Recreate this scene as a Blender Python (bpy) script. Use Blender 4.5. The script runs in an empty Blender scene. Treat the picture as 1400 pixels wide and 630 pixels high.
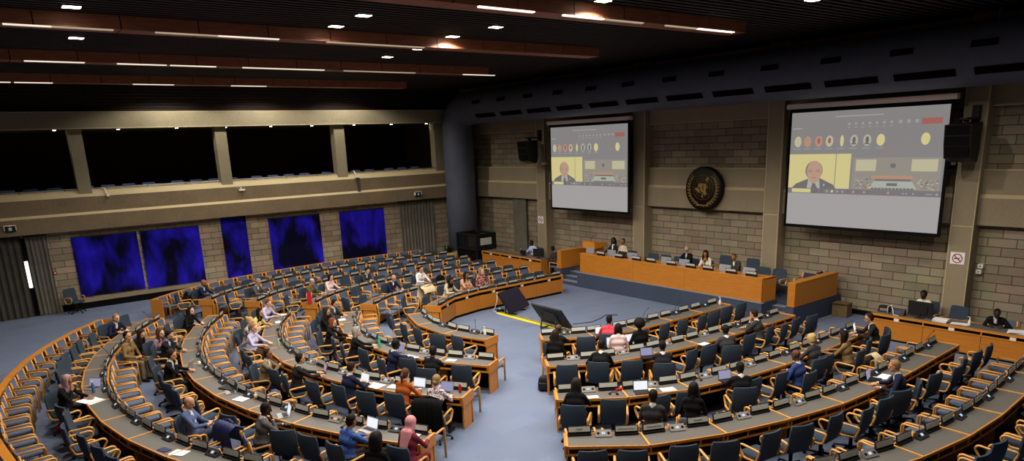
import bpy, math, random
import numpy as np
from mathutils import Vector, Matrix
random.seed(7)
SC = bpy.context.scene
COL = SC.collection
R = math.radians

# ------------------------------------------------------------------ camera, world, lights, exposure
cam_d = bpy.data.cameras.new('camera')
cam = bpy.data.objects.new('camera', cam_d)
COL.objects.link(cam)
SC.camera = cam
YAW, PITCH, ROLL = R(52.40), R(-14.53), R(-2.24)
fwd = Vector((-math.sin(YAW)*math.cos(PITCH), math.cos(YAW)*math.cos(PITCH), math.sin(PITCH)))
rgt = fwd.cross(Vector((0, 0, 1))).normalized()
upv = rgt.cross(fwd)
r2 = math.cos(ROLL)*rgt + math.sin(ROLL)*upv
u2 = -math.sin(ROLL)*rgt + math.cos(ROLL)*upv
mw = Matrix((r2, u2, -fwd)).transposed().to_4x4()
mw.translation = Vector((17.3, -22.61, 6.0))
cam.matrix_world = mw
cam_d.sensor_fit = 'HORIZONTAL'
cam_d.sensor_width = 36.0
cam_d.lens = 968.8/1400*36
cam_d.shift_y = (445.4-315)/1400
cam_d.clip_start = 0.05
cam_d.clip_end = 200
w = bpy.data.worlds.new('world')
SC.world = w
w.use_nodes = True
w.node_tree.nodes['Background'].inputs[0].default_value = (0.9, 0.95, 1.0, 1)
w.node_tree.nodes['Background'].inputs[1].default_value = 0.012
SC.view_settings.view_transform = 'Standard'
SC.view_settings.look = 'None'
SC.view_settings.gamma = 1.0
SC.view_settings.exposure = 0.0
SC.view_settings.use_curve_mapping = False
SC.cycles.max_bounces = 6
SC.cycles.diffuse_bounces = 4
SC.cycles.glossy_bounces = 2
SC.cycles.transmission_bounces = 4
SC.cycles.use_denoising = True
SC.cycles.sample_clamp_indirect = 4.0
SPOT_W = 660.0            # ceiling downlight power
GALLERY_W = 5.0          # small downlight power under the gallery slab
STRIP_E = 3.2             # lit beam strip emission
SCREEN_E = 0.72           # projection screen brightness

# ------------------------------------------------------------------ materials
MAT = {}
def nodes_of(name):
    m = bpy.data.materials.new(name)
    m.use_nodes = True
    nt = m.node_tree
    b = nt.nodes['Principled BSDF']
    MAT[name] = m
    return m, nt, b
def s2l(c):
    return tuple((x/12.92 if x <= 0.04045 else ((x+0.055)/1.055)**2.4) for x in c)
def rgb(r, g, b):
    return s2l((r/255, g/255, b/255)) + (1,)
def plain(name, col, rough=0.6, metal=0.0, var=0.0, scale=20.0, bump=0.0, spec=0.3, emit=0.0):
    m, nt, b = nodes_of(name)
    b.inputs['Base Color'].default_value = col
    b.inputs['Roughness'].default_value = rough
    b.inputs['Metallic'].default_value = metal
    b.inputs['Specular IOR Level'].default_value = spec
    if emit:
        b.inputs['Emission Color'].default_value = col
        b.inputs['Emission Strength'].default_value = emit
    if var or bump:
        tc = nt.nodes.new('ShaderNodeTexCoord')
        nz = nt.nodes.new('ShaderNodeTexNoise')
        nz.inputs['Scale'].default_value = scale
        nz.inputs['Detail'].default_value = 4
        nt.links.new(tc.outputs['Object'], nz.inputs['Vector'])
        if var:
            mx = nt.nodes.new('ShaderNodeMix'); mx.data_type = 'RGBA'; mx.blend_type = 'MULTIPLY'
            mx.inputs[0].default_value = 1.0
            rp = nt.nodes.new('ShaderNodeValToRGB')
            rp.color_ramp.elements[0].position = 0.25
            rp.color_ramp.elements[1].position = 0.75
            lo = 1-var
            rp.color_ramp.elements[0].color = (lo, lo, lo, 1)
            rp.color_ramp.elements[1].color = (1+var*0.4,)*3 + (1,)
            nt.links.new(nz.outputs['Fac'], rp.inputs['Fac'])
            mx.inputs[6].default_value = col
            nt.links.new(rp.outputs['Color'], mx.inputs[7])
            nt.links.new(mx.outputs[2], b.inputs['Base Color'])
        if bump:
            bp = nt.nodes.new('ShaderNodeBump')
            bp.inputs['Strength'].default_value = bump
            bp.inputs['Distance'].default_value = 0.02
            nt.links.new(nz.outputs['Fac'], bp.inputs['Height'])
            nt.links.new(bp.outputs['Normal'], b.inputs['Normal'])
    return m
def wood(name, c0, c1, axis='Z', rough=0.42, scale=3.0):
    m, nt, b = nodes_of(name)
    tc = nt.nodes.new('ShaderNodeTexCoord')
    mp = nt.nodes.new('ShaderNodeMapping')
    sc = [9.0, 9.0, 9.0]
    sc['XYZ'.index(axis)] = 0.8
    mp.inputs['Scale'].default_value = sc
    nz = nt.nodes.new('ShaderNodeTexNoise')
    nz.inputs['Scale'].default_value = scale
    nz.inputs['Detail'].default_value = 5
    nz.inputs['Distortion'].default_value = 0.6
    rp = nt.nodes.new('ShaderNodeValToRGB')
    rp.color_ramp.elements[0].position = 0.3
    rp.color_ramp.elements[1].position = 0.7
    rp.color_ramp.elements[0].color = c0
    rp.color_ramp.elements[1].color = c1
    nt.links.new(tc.outputs['Object'], mp.inputs['Vector'])
    nt.links.new(mp.outputs['Vector'], nz.inputs['Vector'])
    nt.links.new(nz.outputs['Fac'], rp.inputs['Fac'])
    nt.links.new(rp.outputs['Color'], b.inputs['Base Color'])
    b.inputs['Roughness'].default_value = rough
    b.inputs['Specular IOR Level'].default_value = 0.35
    return m
def brickwall(name, ax, ca, cb2):
    m, nt, b = nodes_of(name)
    ge = nt.nodes.new('ShaderNodeNewGeometry')
    sp = nt.nodes.new('ShaderNodeSeparateXYZ')
    cb = nt.nodes.new('ShaderNodeCombineXYZ')
    nt.links.new(ge.outputs['Position'], sp.inputs[0])
    nt.links.new(sp.outputs[ax], cb.inputs[0])
    nt.links.new(sp.outputs['Z'], cb.inputs[1])
    br = nt.nodes.new('ShaderNodeTexBrick')
    br.inputs['Scale'].default_value = 1.0
    br.inputs['Brick Width'].default_value = 0.72
    br.inputs['Row Height'].default_value = 0.258
    br.inputs['Mortar Size'].default_value = 0.011
    br.inputs['Mortar Smooth'].default_value = 0.2
    br.inputs['Bias'].default_value = 0.0
    br.inputs['Color1'].default_value = ca
    br.inputs['Color2'].default_value = cb2
    br.inputs['Mortar'].default_value = rgb(66, 55, 41)
    nt.links.new(cb.outputs[0], br.inputs['Vector'])
    nz = nt.nodes.new('ShaderNodeTexNoise')
    nz.inputs['Scale'].default_value = 1.6
    nz.inputs['Detail'].default_value = 6
    nt.links.new(ge.outputs['Position'], nz.inputs['Vector'])
    mx = nt.nodes.new('ShaderNodeMix'); mx.data_type = 'RGBA'; mx.blend_type = 'OVERLAY'
    mx.inputs[0].default_value = 0.35
    nt.links.new(br.outputs['Color'], mx.inputs[6])
    nt.links.new(nz.outputs['Color'], mx.inputs[7])
    hs = nt.nodes.new('ShaderNodeHueSaturation'); hs.inputs['Saturation'].default_value = 0.8
    nt.links.new(mx.outputs[2], hs.inputs['Color'])
    nt.links.new(hs.outputs[0], b.inputs['Base Color'])
    bp = nt.nodes.new('ShaderNodeBump')
    bp.inputs['Strength'].default_value = 0.6
    bp.inputs['Distance'].default_value = 0.02
    bp.invert = True
    nt.links.new(br.outputs['Fac'], bp.inputs['Height'])
    nt.links.new(bp.outputs['Normal'], b.inputs['Normal'])
    b.inputs['Roughness'].default_value = 0.9
    return m
def concrete(name, col, var=0.25):
    m, nt, b = nodes_of(name)
    ge = nt.nodes.new('ShaderNodeNewGeometry')
    nz = nt.nodes.new('ShaderNodeTexNoise'); nz.inputs['Scale'].default_value = 0.9; nz.inputs['Detail'].default_value = 6
    n2 = nt.nodes.new('ShaderNodeTexNoise'); n2.inputs['Scale'].default_value = 22; n2.inputs['Detail'].default_value = 3
    for n in (nz, n2):
        nt.links.new(ge.outputs['Position'], n.inputs['Vector'])
    ad = nt.nodes.new('ShaderNodeMath'); ad.operation = 'ADD'
    nt.links.new(nz.outputs['Fac'], ad.inputs[0]); nt.links.new(n2.outputs['Fac'], ad.inputs[1])
    rp = nt.nodes.new('ShaderNodeValToRGB')
    rp.color_ramp.elements[0].position = 0.3; rp.color_ramp.elements[1].position = 0.75
    rp.color_ramp.elements[0].color = tuple(c*(1-var) for c in col[:3])+(1,)
    rp.color_ramp.elements[1].color = col
    md = nt.nodes.new('ShaderNodeMath'); md.operation = 'MULTIPLY'; md.inputs[1].default_value = 0.5
    nt.links.new(ad.outputs[0], md.inputs[0]); nt.links.new(md.outputs[0], rp.inputs['Fac'])
    nt.links.new(rp.outputs['Color'], b.inputs['Base Color'])
    bp = nt.nodes.new('ShaderNodeBump'); bp.inputs['Strength'].default_value = 0.5; bp.inputs['Distance'].default_value = 0.015
    nt.links.new(n2.outputs['Fac'], bp.inputs['Height']); nt.links.new(bp.outputs['Normal'], b.inputs['Normal'])
    b.inputs['Roughness'].default_value = 0.92
    return m
def carpet(name, ca, cb_, cc):
    m, nt, b = nodes_of(name)
    ge = nt.nodes.new('ShaderNodeNewGeometry')
    br = nt.nodes.new('ShaderNodeTexBrick')
    br.inputs['Scale'].default_value = 1.0
    br.inputs['Brick Width'].default_value = 1.1
    br.inputs['Row Height'].default_value = 0.5
    br.inputs['Mortar Size'].default_value = 0.0
    br.inputs['Color1'].default_value = ca
    br.inputs['Color2'].default_value = cb_
    mp = nt.nodes.new('ShaderNodeMapping'); mp.inputs['Rotation'].default_value = (0, 0, R(90))
    nt.links.new(ge.outputs['Position'], mp.inputs['Vector'])
    nt.links.new(mp.outputs['Vector'], br.inputs['Vector'])
    nz = nt.nodes.new('ShaderNodeTexNoise'); nz.inputs['Scale'].default_value = 1.1; nz.inputs['Detail'].default_value = 5
    n2 = nt.nodes.new('ShaderNodeTexNoise'); n2.inputs['Scale'].default_value = 60; n2.inputs['Detail'].default_value = 2
    nt.links.new(ge.outputs['Position'], nz.inputs['Vector']); nt.links.new(ge.outputs['Position'], n2.inputs['Vector'])
    mx = nt.nodes.new('ShaderNodeMix'); mx.data_type = 'RGBA'
    nt.links.new(nz.outputs['Fac'], mx.inputs[0])
    nt.links.new(br.outputs['Color'], mx.inputs[6]); mx.inputs[7].default_value = cc
    nt.links.new(mx.outputs[2], b.inputs['Base Color'])
    bp = nt.nodes.new('ShaderNodeBump'); bp.inputs['Strength'].default_value = 0.25; bp.inputs['Distance'].default_value = 0.01
    nt.links.new(n2.outputs['Fac'], bp.inputs['Height']); nt.links.new(bp.outputs['Normal'], b.inputs['Normal'])
    b.inputs['Roughness'].default_value = 1.0
    b.inputs['Specular IOR Level'].default_value = 0.1
    return m
def hanging(name):
    m, nt, b = nodes_of(name)
    ge = nt.nodes.new('ShaderNodeNewGeometry')
    mp = nt.nodes.new('ShaderNodeMapping'); mp.inputs['Scale'].default_value = (1, 1.0, 0.55)
    nz = nt.nodes.new('ShaderNodeTexNoise'); nz.inputs['Scale'].default_value = 0.95; nz.inputs['Detail'].default_value = 3
    nz.inputs['Distortion'].default_value = 0.35
    rp = nt.nodes.new('ShaderNodeValToRGB')
    rp.color_ramp.elements[0].position = 0.41; rp.color_ramp.elements[1].position = 0.63
    rp.color_ramp.elements[0].color = rgb(12, 10, 40); rp.color_ramp.elements[1].color = rgb(44, 32, 214)
    nt.links.new(ge.outputs['Position'], mp.inputs['Vector']); nt.links.new(mp.outputs['Vector'], nz.inputs['Vector'])
    nt.links.new(nz.outputs['Fac'], rp.inputs['Fac']); nt.links.new(rp.outputs['Color'], b.inputs['Base Color'])
    b.inputs['Roughness'].default_value = 0.9
    b.inputs['Specular IOR Level'].default_value = 0.1
    return m
def pattern(name, cols, scale=22.0, kind='vor'):
    m, nt, b = nodes_of(name)
    tc = nt.nodes.new('ShaderNodeTexCoord')
    if kind == 'vor':
        t = nt.nodes.new('ShaderNodeTexVoronoi'); t.inputs['Scale'].default_value = scale
        out = t.outputs['Color']
        sp = nt.nodes.new('ShaderNodeSeparateColor'); nt.links.new(out, sp.inputs[0]); out = sp.outputs[0]
    else:
        t = nt.nodes.new('ShaderNodeTexNoise'); t.inputs['Scale'].default_value = scale; t.inputs['Distortion'].default_value = 2.0
        out = t.outputs['Fac']
    nt.links.new(tc.outputs['Object'], t.inputs['Vector'])
    rp = nt.nodes.new('ShaderNodeValToRGB'); rp.color_ramp.interpolation = 'CONSTANT'
    n = len(cols)
    for i, c in enumerate(cols):
        pos = i/n if kind == 'vor' else 0.3+0.4*i/n
        if i < 2:
            e = rp.color_ramp.elements[i]; e.position = pos
        else:
            e = rp.color_ramp.elements.new(pos)
        e.color = c
    nt.links.new(out, rp.inputs['Fac']); nt.links.new(rp.outputs['Color'], b.inputs['Base Color'])
    b.inputs['Roughness'].default_value = 0.85
    return m
def glow(name, col, strength):
    m, nt, b = nodes_of(name)
    b.inputs['Base Color'].default_value = (0.01, 0.01, 0.01, 1)
    b.inputs['Specular IOR Level'].default_value = 0.0
    b.inputs['Roughness'].default_value = 1.0
    b.inputs['Emission Color'].default_value = col
    b.inputs['Emission Strength'].default_value = strength
    return m

brickwall('brick_front', 'X', rgb(122, 108, 83), rgb(150, 134, 106)); brickwall('brick_side', 'Y', rgb(142, 124, 94), rgb(172, 152, 118))
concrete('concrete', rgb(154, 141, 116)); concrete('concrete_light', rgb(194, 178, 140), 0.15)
concrete('parapet_shaded', rgb(134, 117, 90), 0.4)  # darker concrete for upright faces, their shade put into the colour
concrete('slab', rgb(146, 138, 112), 0.35)
carpet('carpet', rgb(98, 113, 146), rgb(112, 127, 160), rgb(118, 128, 147))
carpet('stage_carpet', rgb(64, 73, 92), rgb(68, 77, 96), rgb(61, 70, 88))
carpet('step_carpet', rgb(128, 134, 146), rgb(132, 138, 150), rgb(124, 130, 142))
wood('desk_wood', rgb(186, 118, 40), rgb(206, 136, 52), 'X')
wood('panel_wood', rgb(170, 106, 34), rgb(188, 121, 43), 'X', 0.38)
wood('chair_wood', rgb(206, 146, 70), rgb(222, 164, 88), 'Y', 0.35)
wood('beam_wood', rgb(128, 74, 52), rgb(160, 98, 72), 'Y', 0.5)
wood('dark_slat', rgb(34, 26, 21), rgb(48, 38, 32), 'Y', 0.7)
plain('laminate', rgb(100, 98, 94), 0.5, var=0.12, scale=60)
plain('fabric', rgb(54, 61, 79), 0.95, var=0.18, scale=90, bump=0.2, spec=0.15)
plain('fabric_grey', rgb(94, 106, 128), 0.95, var=0.18, scale=90, bump=0.2, spec=0.15)
plain('fabric_teal', rgb(56, 68, 82), 0.95, var=0.18, scale=90, bump=0.2, spec=0.15)
plain('fabric_royal', rgb(44, 52, 112), 0.95, var=0.15, scale=90, bump=0.2, spec=0.15)
plain('black_plastic', rgb(24, 24, 26), 0.5)
plain('black_matte', rgb(14, 14, 15), 0.9, spec=0.1)
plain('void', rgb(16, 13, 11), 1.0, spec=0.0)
plain('gallery_louvre', rgb(72, 54, 42), 0.9, spec=0.1)
plain('console_grey', rgb(120, 116, 110), 0.5)
plain('console_dark', rgb(52, 50, 50), 0.5)
plain('card', rgb(194, 196, 187), 0.7, var=0.08, scale=30)
plain('white_paper', rgb(235, 236, 240), 0.8)
plain('white_plastic', rgb(225, 222, 212), 0.5)
plain('silver', rgb(170, 172, 178), 0.35, 0.6)
plain('duct_paint', rgb(86, 91, 106), 0.55, var=0.12, scale=2)
plain('chrome', rgb(160, 160, 165), 0.25, 0.9)
plain('red_paint', rgb(170, 30, 28), 0.5)
plain('red_bag', rgb(190, 26, 38), 0.6)
plain('yellow_paint', rgb(226, 206, 40), 0.6)
plain('bronze_dark', rgb(26, 20, 15), 0.45, 0.4)
plain('gold', rgb(160, 132, 74), 0.45, 0.5)
plain('gold_dim', rgb(120, 100, 62), 0.5, 0.5)
plain('glass_dark', rgb(22, 24, 28), 0.08, spec=0.6)
plain('curtain', rgb(112, 108, 98), 0.95, var=0.2, scale=3, spec=0.1)
plain('curtain_dark', rgb(74, 72, 66), 0.95, var=0.2, scale=3, spec=0.1)
plain('brown_box', rgb(112, 92, 62), 0.9, var=0.2, scale=8)
plain('basket', rgb(176, 152, 96), 0.9, var=0.25, scale=25, bump=0.5)
plain('leaf', rgb(28, 36, 24), 0.7, var=0.4, scale=15)
plain('teal_bottle', rgb(70, 176, 150), 0.4)
plain('green_bottle', rgb(150, 176, 130), 0.4)
plain('blue_bottle', rgb(70, 104, 140), 0.3)
plain('bottle_white', rgb(222, 222, 214), 0.4)
plain('red_drink', rgb(176, 30, 30), 0.3)
plain('blue_case', rgb(34, 42, 88), 0.5)
plain('lilac', rgb(150, 128, 190), 0.5)
plain('cream', rgb(216, 198, 158), 0.9)
plain('screen_frame', rgb(10, 10, 11), 0.8, spec=0.1)
plain('screen_case', rgb(226, 206, 202), 0.6)
plain('tv_screen', rgb(34, 32, 52), 0.3, spec=0.5)
plain('seat_blue_dark', rgb(60, 72, 104), 0.95)
plain('navy_bag', rgb(30, 34, 48), 0.8)
hanging('hanging_blue')
glow('light_lens', (1.0, 0.86, 0.68, 1), 14.0)
glow('down_lens', (1.0, 0.78, 0.62, 1), 26.0)
glow('strip_lit', (1.0, 0.88, 0.80, 1), STRIP_E)
glow('strip_mid', (1.0, 0.86, 0.70, 1), 1.1)
glow('strip_dim', (1.0, 0.78, 0.55, 1), 0.45)
glow('window_light', (1.0, 0.95, 0.82, 1), 3.5)
glow('console_screen', (0.62, 0.78, 1.0, 1), 0.9)
glow('laptop_white', (0.88, 0.92, 1.0, 1), 1.0)
glow('laptop_violet', (0.55, 0.52, 0.80, 1), 0.55)
glow('laptop_photo', (0.72, 0.45, 0.60, 1), 0.6)
glow('red_led', (1.0, 0.1, 0.08, 1), 2.0)
glow('exit_glow', (0.25, 0.4, 0.35, 1), 0.4)
glow('red_screen', (1.0, 0.45, 0.4, 1), 0.9)
def scr(name, r, g, b):
    glow('scr_'+name, rgb(r, g, b), SCREEN_E)
scr('bg', 152, 149, 148); scr('low', 186, 181, 180); scr('yellow', 236, 224, 158); scr('suit', 132, 124, 126)
scr('skin', 208, 170, 148); scr('shirt', 192, 198, 184); scr('bar', 138, 134, 138); scr('room', 168, 160, 150)
scr('orange', 206, 160, 134); scr('cream', 214, 206, 172); scr('red', 182, 112, 104); scr('dark', 130, 125, 127)
scr('text', 178, 177, 174); scr('face', 140, 110, 96); scr('hair', 140, 122, 112); scr('green', 158, 180, 158); scr('blue', 158, 174, 194)
# ------------------------------------------------------------------ mesh helper
class MB:
    def __init__(s):
        s.v = []; s.f = []; s.mi = []; s.sm = []; s.mats = []; s.cur = 0; s.smooth = False
    def mat(s, name, smooth=False):
        if name not in s.mats: s.mats.append(name)
        s.cur = s.mats.index(name); s.smooth = smooth
        return s
    def add(s, vs, fs, smooth=None):
        o = len(s.v)
        s.v.extend([tuple(p) for p in vs])
        for f in fs:
            s.f.append([i+o for i in f]); s.mi.append(s.cur); s.sm.append(s.smooth if smooth is None else smooth)
    def box(s, c, d, rz=0.0, M=None):
        hx, hy, hz = d[0]/2, d[1]/2, d[2]/2
        vs = [Vector((x, y, z)) for z in (-hz, hz) for y in (-hy, hy) for x in (-hx, hx)]
        m = M if M is not None else Matrix.Rotation(rz, 3, 'Z')
        c = Vector(c)
        s.add([m @ p + c for p in vs], [(0, 2, 3, 1), (4, 5, 7, 6), (0, 1, 5, 4), (2, 6, 7, 3), (1, 3, 7, 5), (0, 4, 6, 2)], False)
    def bbox(s, x0, x1, y0, y1, z0, z1):
        s.box(((x0+x1)/2, (y0+y1)/2, (z0+z1)/2), (x1-x0, y1-y0, z1-z0))
    def prism(s, poly, z0, z1):
        n = len(poly)
        a = 0.0
        for i in range(n):
            x0, y0 = poly[i][0], poly[i][1]; x1, y1 = poly[(i+1) % n][0], poly[(i+1) % n][1]
            a += x0*y1-x1*y0
        if a < 0: poly = poly[::-1]
        vs = [(p[0], p[1], z0) for p in poly]+[(p[0], p[1], z1) for p in poly]
        fs = [tuple(range(n-1, -1, -1)), tuple(range(n, 2*n))]
        fs += [(i, (i+1) % n, n+(i+1) % n, n+i) for i in range(n)]
        s.add(vs, fs, False)
    def extr(s, poly, t, M, off=(0, 0, 0)):
        """polygon in local xy, thickness t along local z, placed by matrix M"""
        n = len(poly)
        a = sum(poly[i][0]*poly[(i+1) % n][1]-poly[(i+1) % n][0]*poly[i][1] for i in range(n))
        if a < 0: poly = poly[::-1]
        off = Vector(off)
        vs = [M @ Vector((p[0], p[1], -t/2))+off for p in poly]+[M @ Vector((p[0], p[1], t/2))+off for p in poly]
        fs = [tuple(range(n-1, -1, -1)), tuple(range(n, 2*n))]
        fs += [(i, (i+1) % n, n+(i+1) % n, n+i) for i in range(n)]
        s.add(vs, fs, False)
    def tube(s, pts, r, n=8, closed=False, caps=True, flat=1.0):
        pts = [Vector(p) for p in pts]; m = len(pts)
        rs = r if isinstance(r, (list, tuple)) else [r]*m
        o = len(s.v); vs = []; fs = []
        prev = None
        for i, p in enumerate(pts):
            if closed: t = (pts[(i+1) % m]-pts[i-1])
            else: t = pts[min(i+1, m-1)]-pts[max(i-1, 0)]
            t.normalize()
            if prev is None:
                a = Vector((0, 0, 1)) if abs(t.z) < 0.9 else Vector((1, 0, 0))
                u = t.cross(a).normalized()
            else:
                u = (prev-t*prev.dot(t))
                u = u.normalized() if u.length > 1e-6 else t.orthogonal().normalized()
            prev = u; v = t.cross(u)
            for k in range(n):
                a = 2*math.pi*(k+0.5)/n
                vs.append(p+(u*math.cos(a)*flat+v*math.sin(a))*rs[i])
        segs = m if closed else m-1
        for i in range(segs):
            j = (i+1) % m
            for k in range(n):
                k2 = (k+1) % n
                fs.append((i*n+k, i*n+k2, j*n+k2, j*n+k))
        if caps and not closed:
            fs.append(tuple(range(n-1, -1, -1))); fs.append(tuple((m-1)*n+k for k in range(n)))
        s.add(vs, fs)
    def lathe(s, prof, c=(0, 0, 0), n=20, M=None):
        vs = []; fs = []
        c = Vector(c)
        for (r, z) in prof:
            for k in range(n):
                a = 2*math.pi*k/n
                p = Vector((r*math.cos(a), r*math.sin(a), z))
                vs.append((M @ p if M is not None else p)+c)
        for i in range(len(prof)-1):
            for k in range(n):
                k2 = (k+1) % n
                fs.append((i*n+k, i*n+k2, (i+1)*n+k2, (i+1)*n+k))
        fs.append(tuple(range(n-1, -1, -1))); fs.append(tuple((len(prof)-1)*n+k for k in range(n)))
        s.add(vs, fs)
    def grid(s, P, flip=False, closed=False):
        """P[i][j] points -> quads"""
        a = len(P); b = len(P[0])
        fs = []
        for i in range(a-1):
            for j in range(b-1 if not closed else b):
                j2 = (j+1) % b
                q = (i*b+j, i*b+j2, (i+1)*b+j2, (i+1)*b+j)
                fs.append(q[::-1] if flip else q)
        s.add([p for row in P for p in row], fs)
    def mesh(s, name):
        me = bpy.data.meshes.new(name)
        me.from_pydata(s.v, [], s.f)
        for mname in s.mats: me.materials.append(MAT[mname])
        me.polygons.foreach_set('material_index', s.mi)
        me.polygons.foreach_set('use_smooth', s.sm)
        me.update()
        return me
    def build(s, name, parent=None, loc=None, rz=0.0):
        return link(name, s.mesh(name), parent, loc, rz)
def link(name, me, parent=None, loc=None, rz=0.0):
    o = bpy.data.objects.new(name, me)
    COL.objects.link(o)
    if parent is not None: o.parent = parent
    if loc is not None: o.location = loc
    o.rotation_euler.z = rz
    return o
def tag(o, label, cat, group=None, kind=None):
    if label: o['label'] = label
    if cat: o['category'] = cat
    if group: o['group'] = group
    if kind: o['kind'] = kind
    return o
def thing(name, label, cat, loc=(0, 0, 0), rz=0.0, group=None):
    o = bpy.data.objects.new(name, None)
    o.empty_display_size = 0.1
    COL.objects.link(o); o.location = loc; o.rotation_euler.z = rz
    return tag(o, label, cat, group)
def struct(mb, name):
    o = mb.build(name); o['kind'] = 'structure'
    return o
def dup(root, loc, rz, label=None, group=None):
    r = root.copy(); COL.objects.link(r); r.location = loc; r.rotation_euler = (0, 0, rz)
    if label: r['label'] = label
    if group: r['group'] = group
    for ch in list(root.children):
        c = ch.copy(); COL.objects.link(c); c.parent = r
        for g in list(ch.children):
            d = g.copy(); COL.objects.link(d); d.parent = c
    return r
def remat(root, table):
    """give a copied thing its own materials: {mesh material name: other name}"""
    for ch in [root]+list(root.children)+[g for c in root.children for g in c.children]:
        if ch.type != 'MESH': continue
        for sl in ch.material_slots:
            if sl.material and sl.material.name in table:
                nm = table[sl.material.name]
                sl.link = 'OBJECT'; sl.material = MAT[nm]
def rbox(mb, c, d, r, n=3, M=None):
    """rounded slab: rounded in plan (x,y) and softened edges in z"""
    hx, hy, hz = d[0]/2, d[1]/2, d[2]/2
    rings = []
    e = min(r, hz*0.9)
    prof = [(-hz, -e), (-hz+e*0.3, -e*0.3), (-hz+e, 0), (hz-e, 0), (hz-e*0.3, -e*0.3), (hz, -e)]
    c = Vector(c)
    for z, ins in prof:
        ring = []
        for (sx, sy, a0) in ((1, 1, 0), (-1, 1, 90), (-1, -1, 180), (1, -1, 270)):
            for k in range(n+1):
                a = R(a0+90*k/n)
                x = sx*(hx-r)+(r+ins)*math.cos(a); y = sy*(hy-r)+(r+ins)*math.sin(a)
                p = Vector((x, y, z))
                ring.append((M @ p if M is not None else p)+c)
        rings.append(ring)
    m = len(rings[0])
    vs = [p for rg in rings for p in rg]; fs = []
    for i in range(len(rings)-1):
        for k in range(m):
            fs.append((i*m+k, i*m+(k+1) % m, (i+1)*m+(k+1) % m, (i+1)*m+k))
    fs.append(tuple(range(m-1, -1, -1))); fs.append(tuple((len(rings)-1)*m+k for k in range(m)))
    mb.add(vs, fs)
ORD = ['zeroth', 'first', 'second', 'third', 'fourth', 'fifth', 'sixth', 'seventh', 'eighth', 'ninth', 'tenth', 'eleventh', 'twelfth', 'thirteenth', 'fourteenth',
       'fifteenth', 'sixteenth', 'seventeenth', 'eighteenth', 'nineteenth', 'twentieth', 'twenty-first', 'twenty-second', 'twenty-third', 'twenty-fourth',
       'twenty-fifth', 'twenty-sixth', 'twenty-seventh', 'twenty-eighth', 'twenty-ninth', 'thirtieth', 'thirty-first', 'thirty-second', 'thirty-third', 'thirty-fourth', 'thirty-fifth', 'thirty-sixth']

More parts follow.
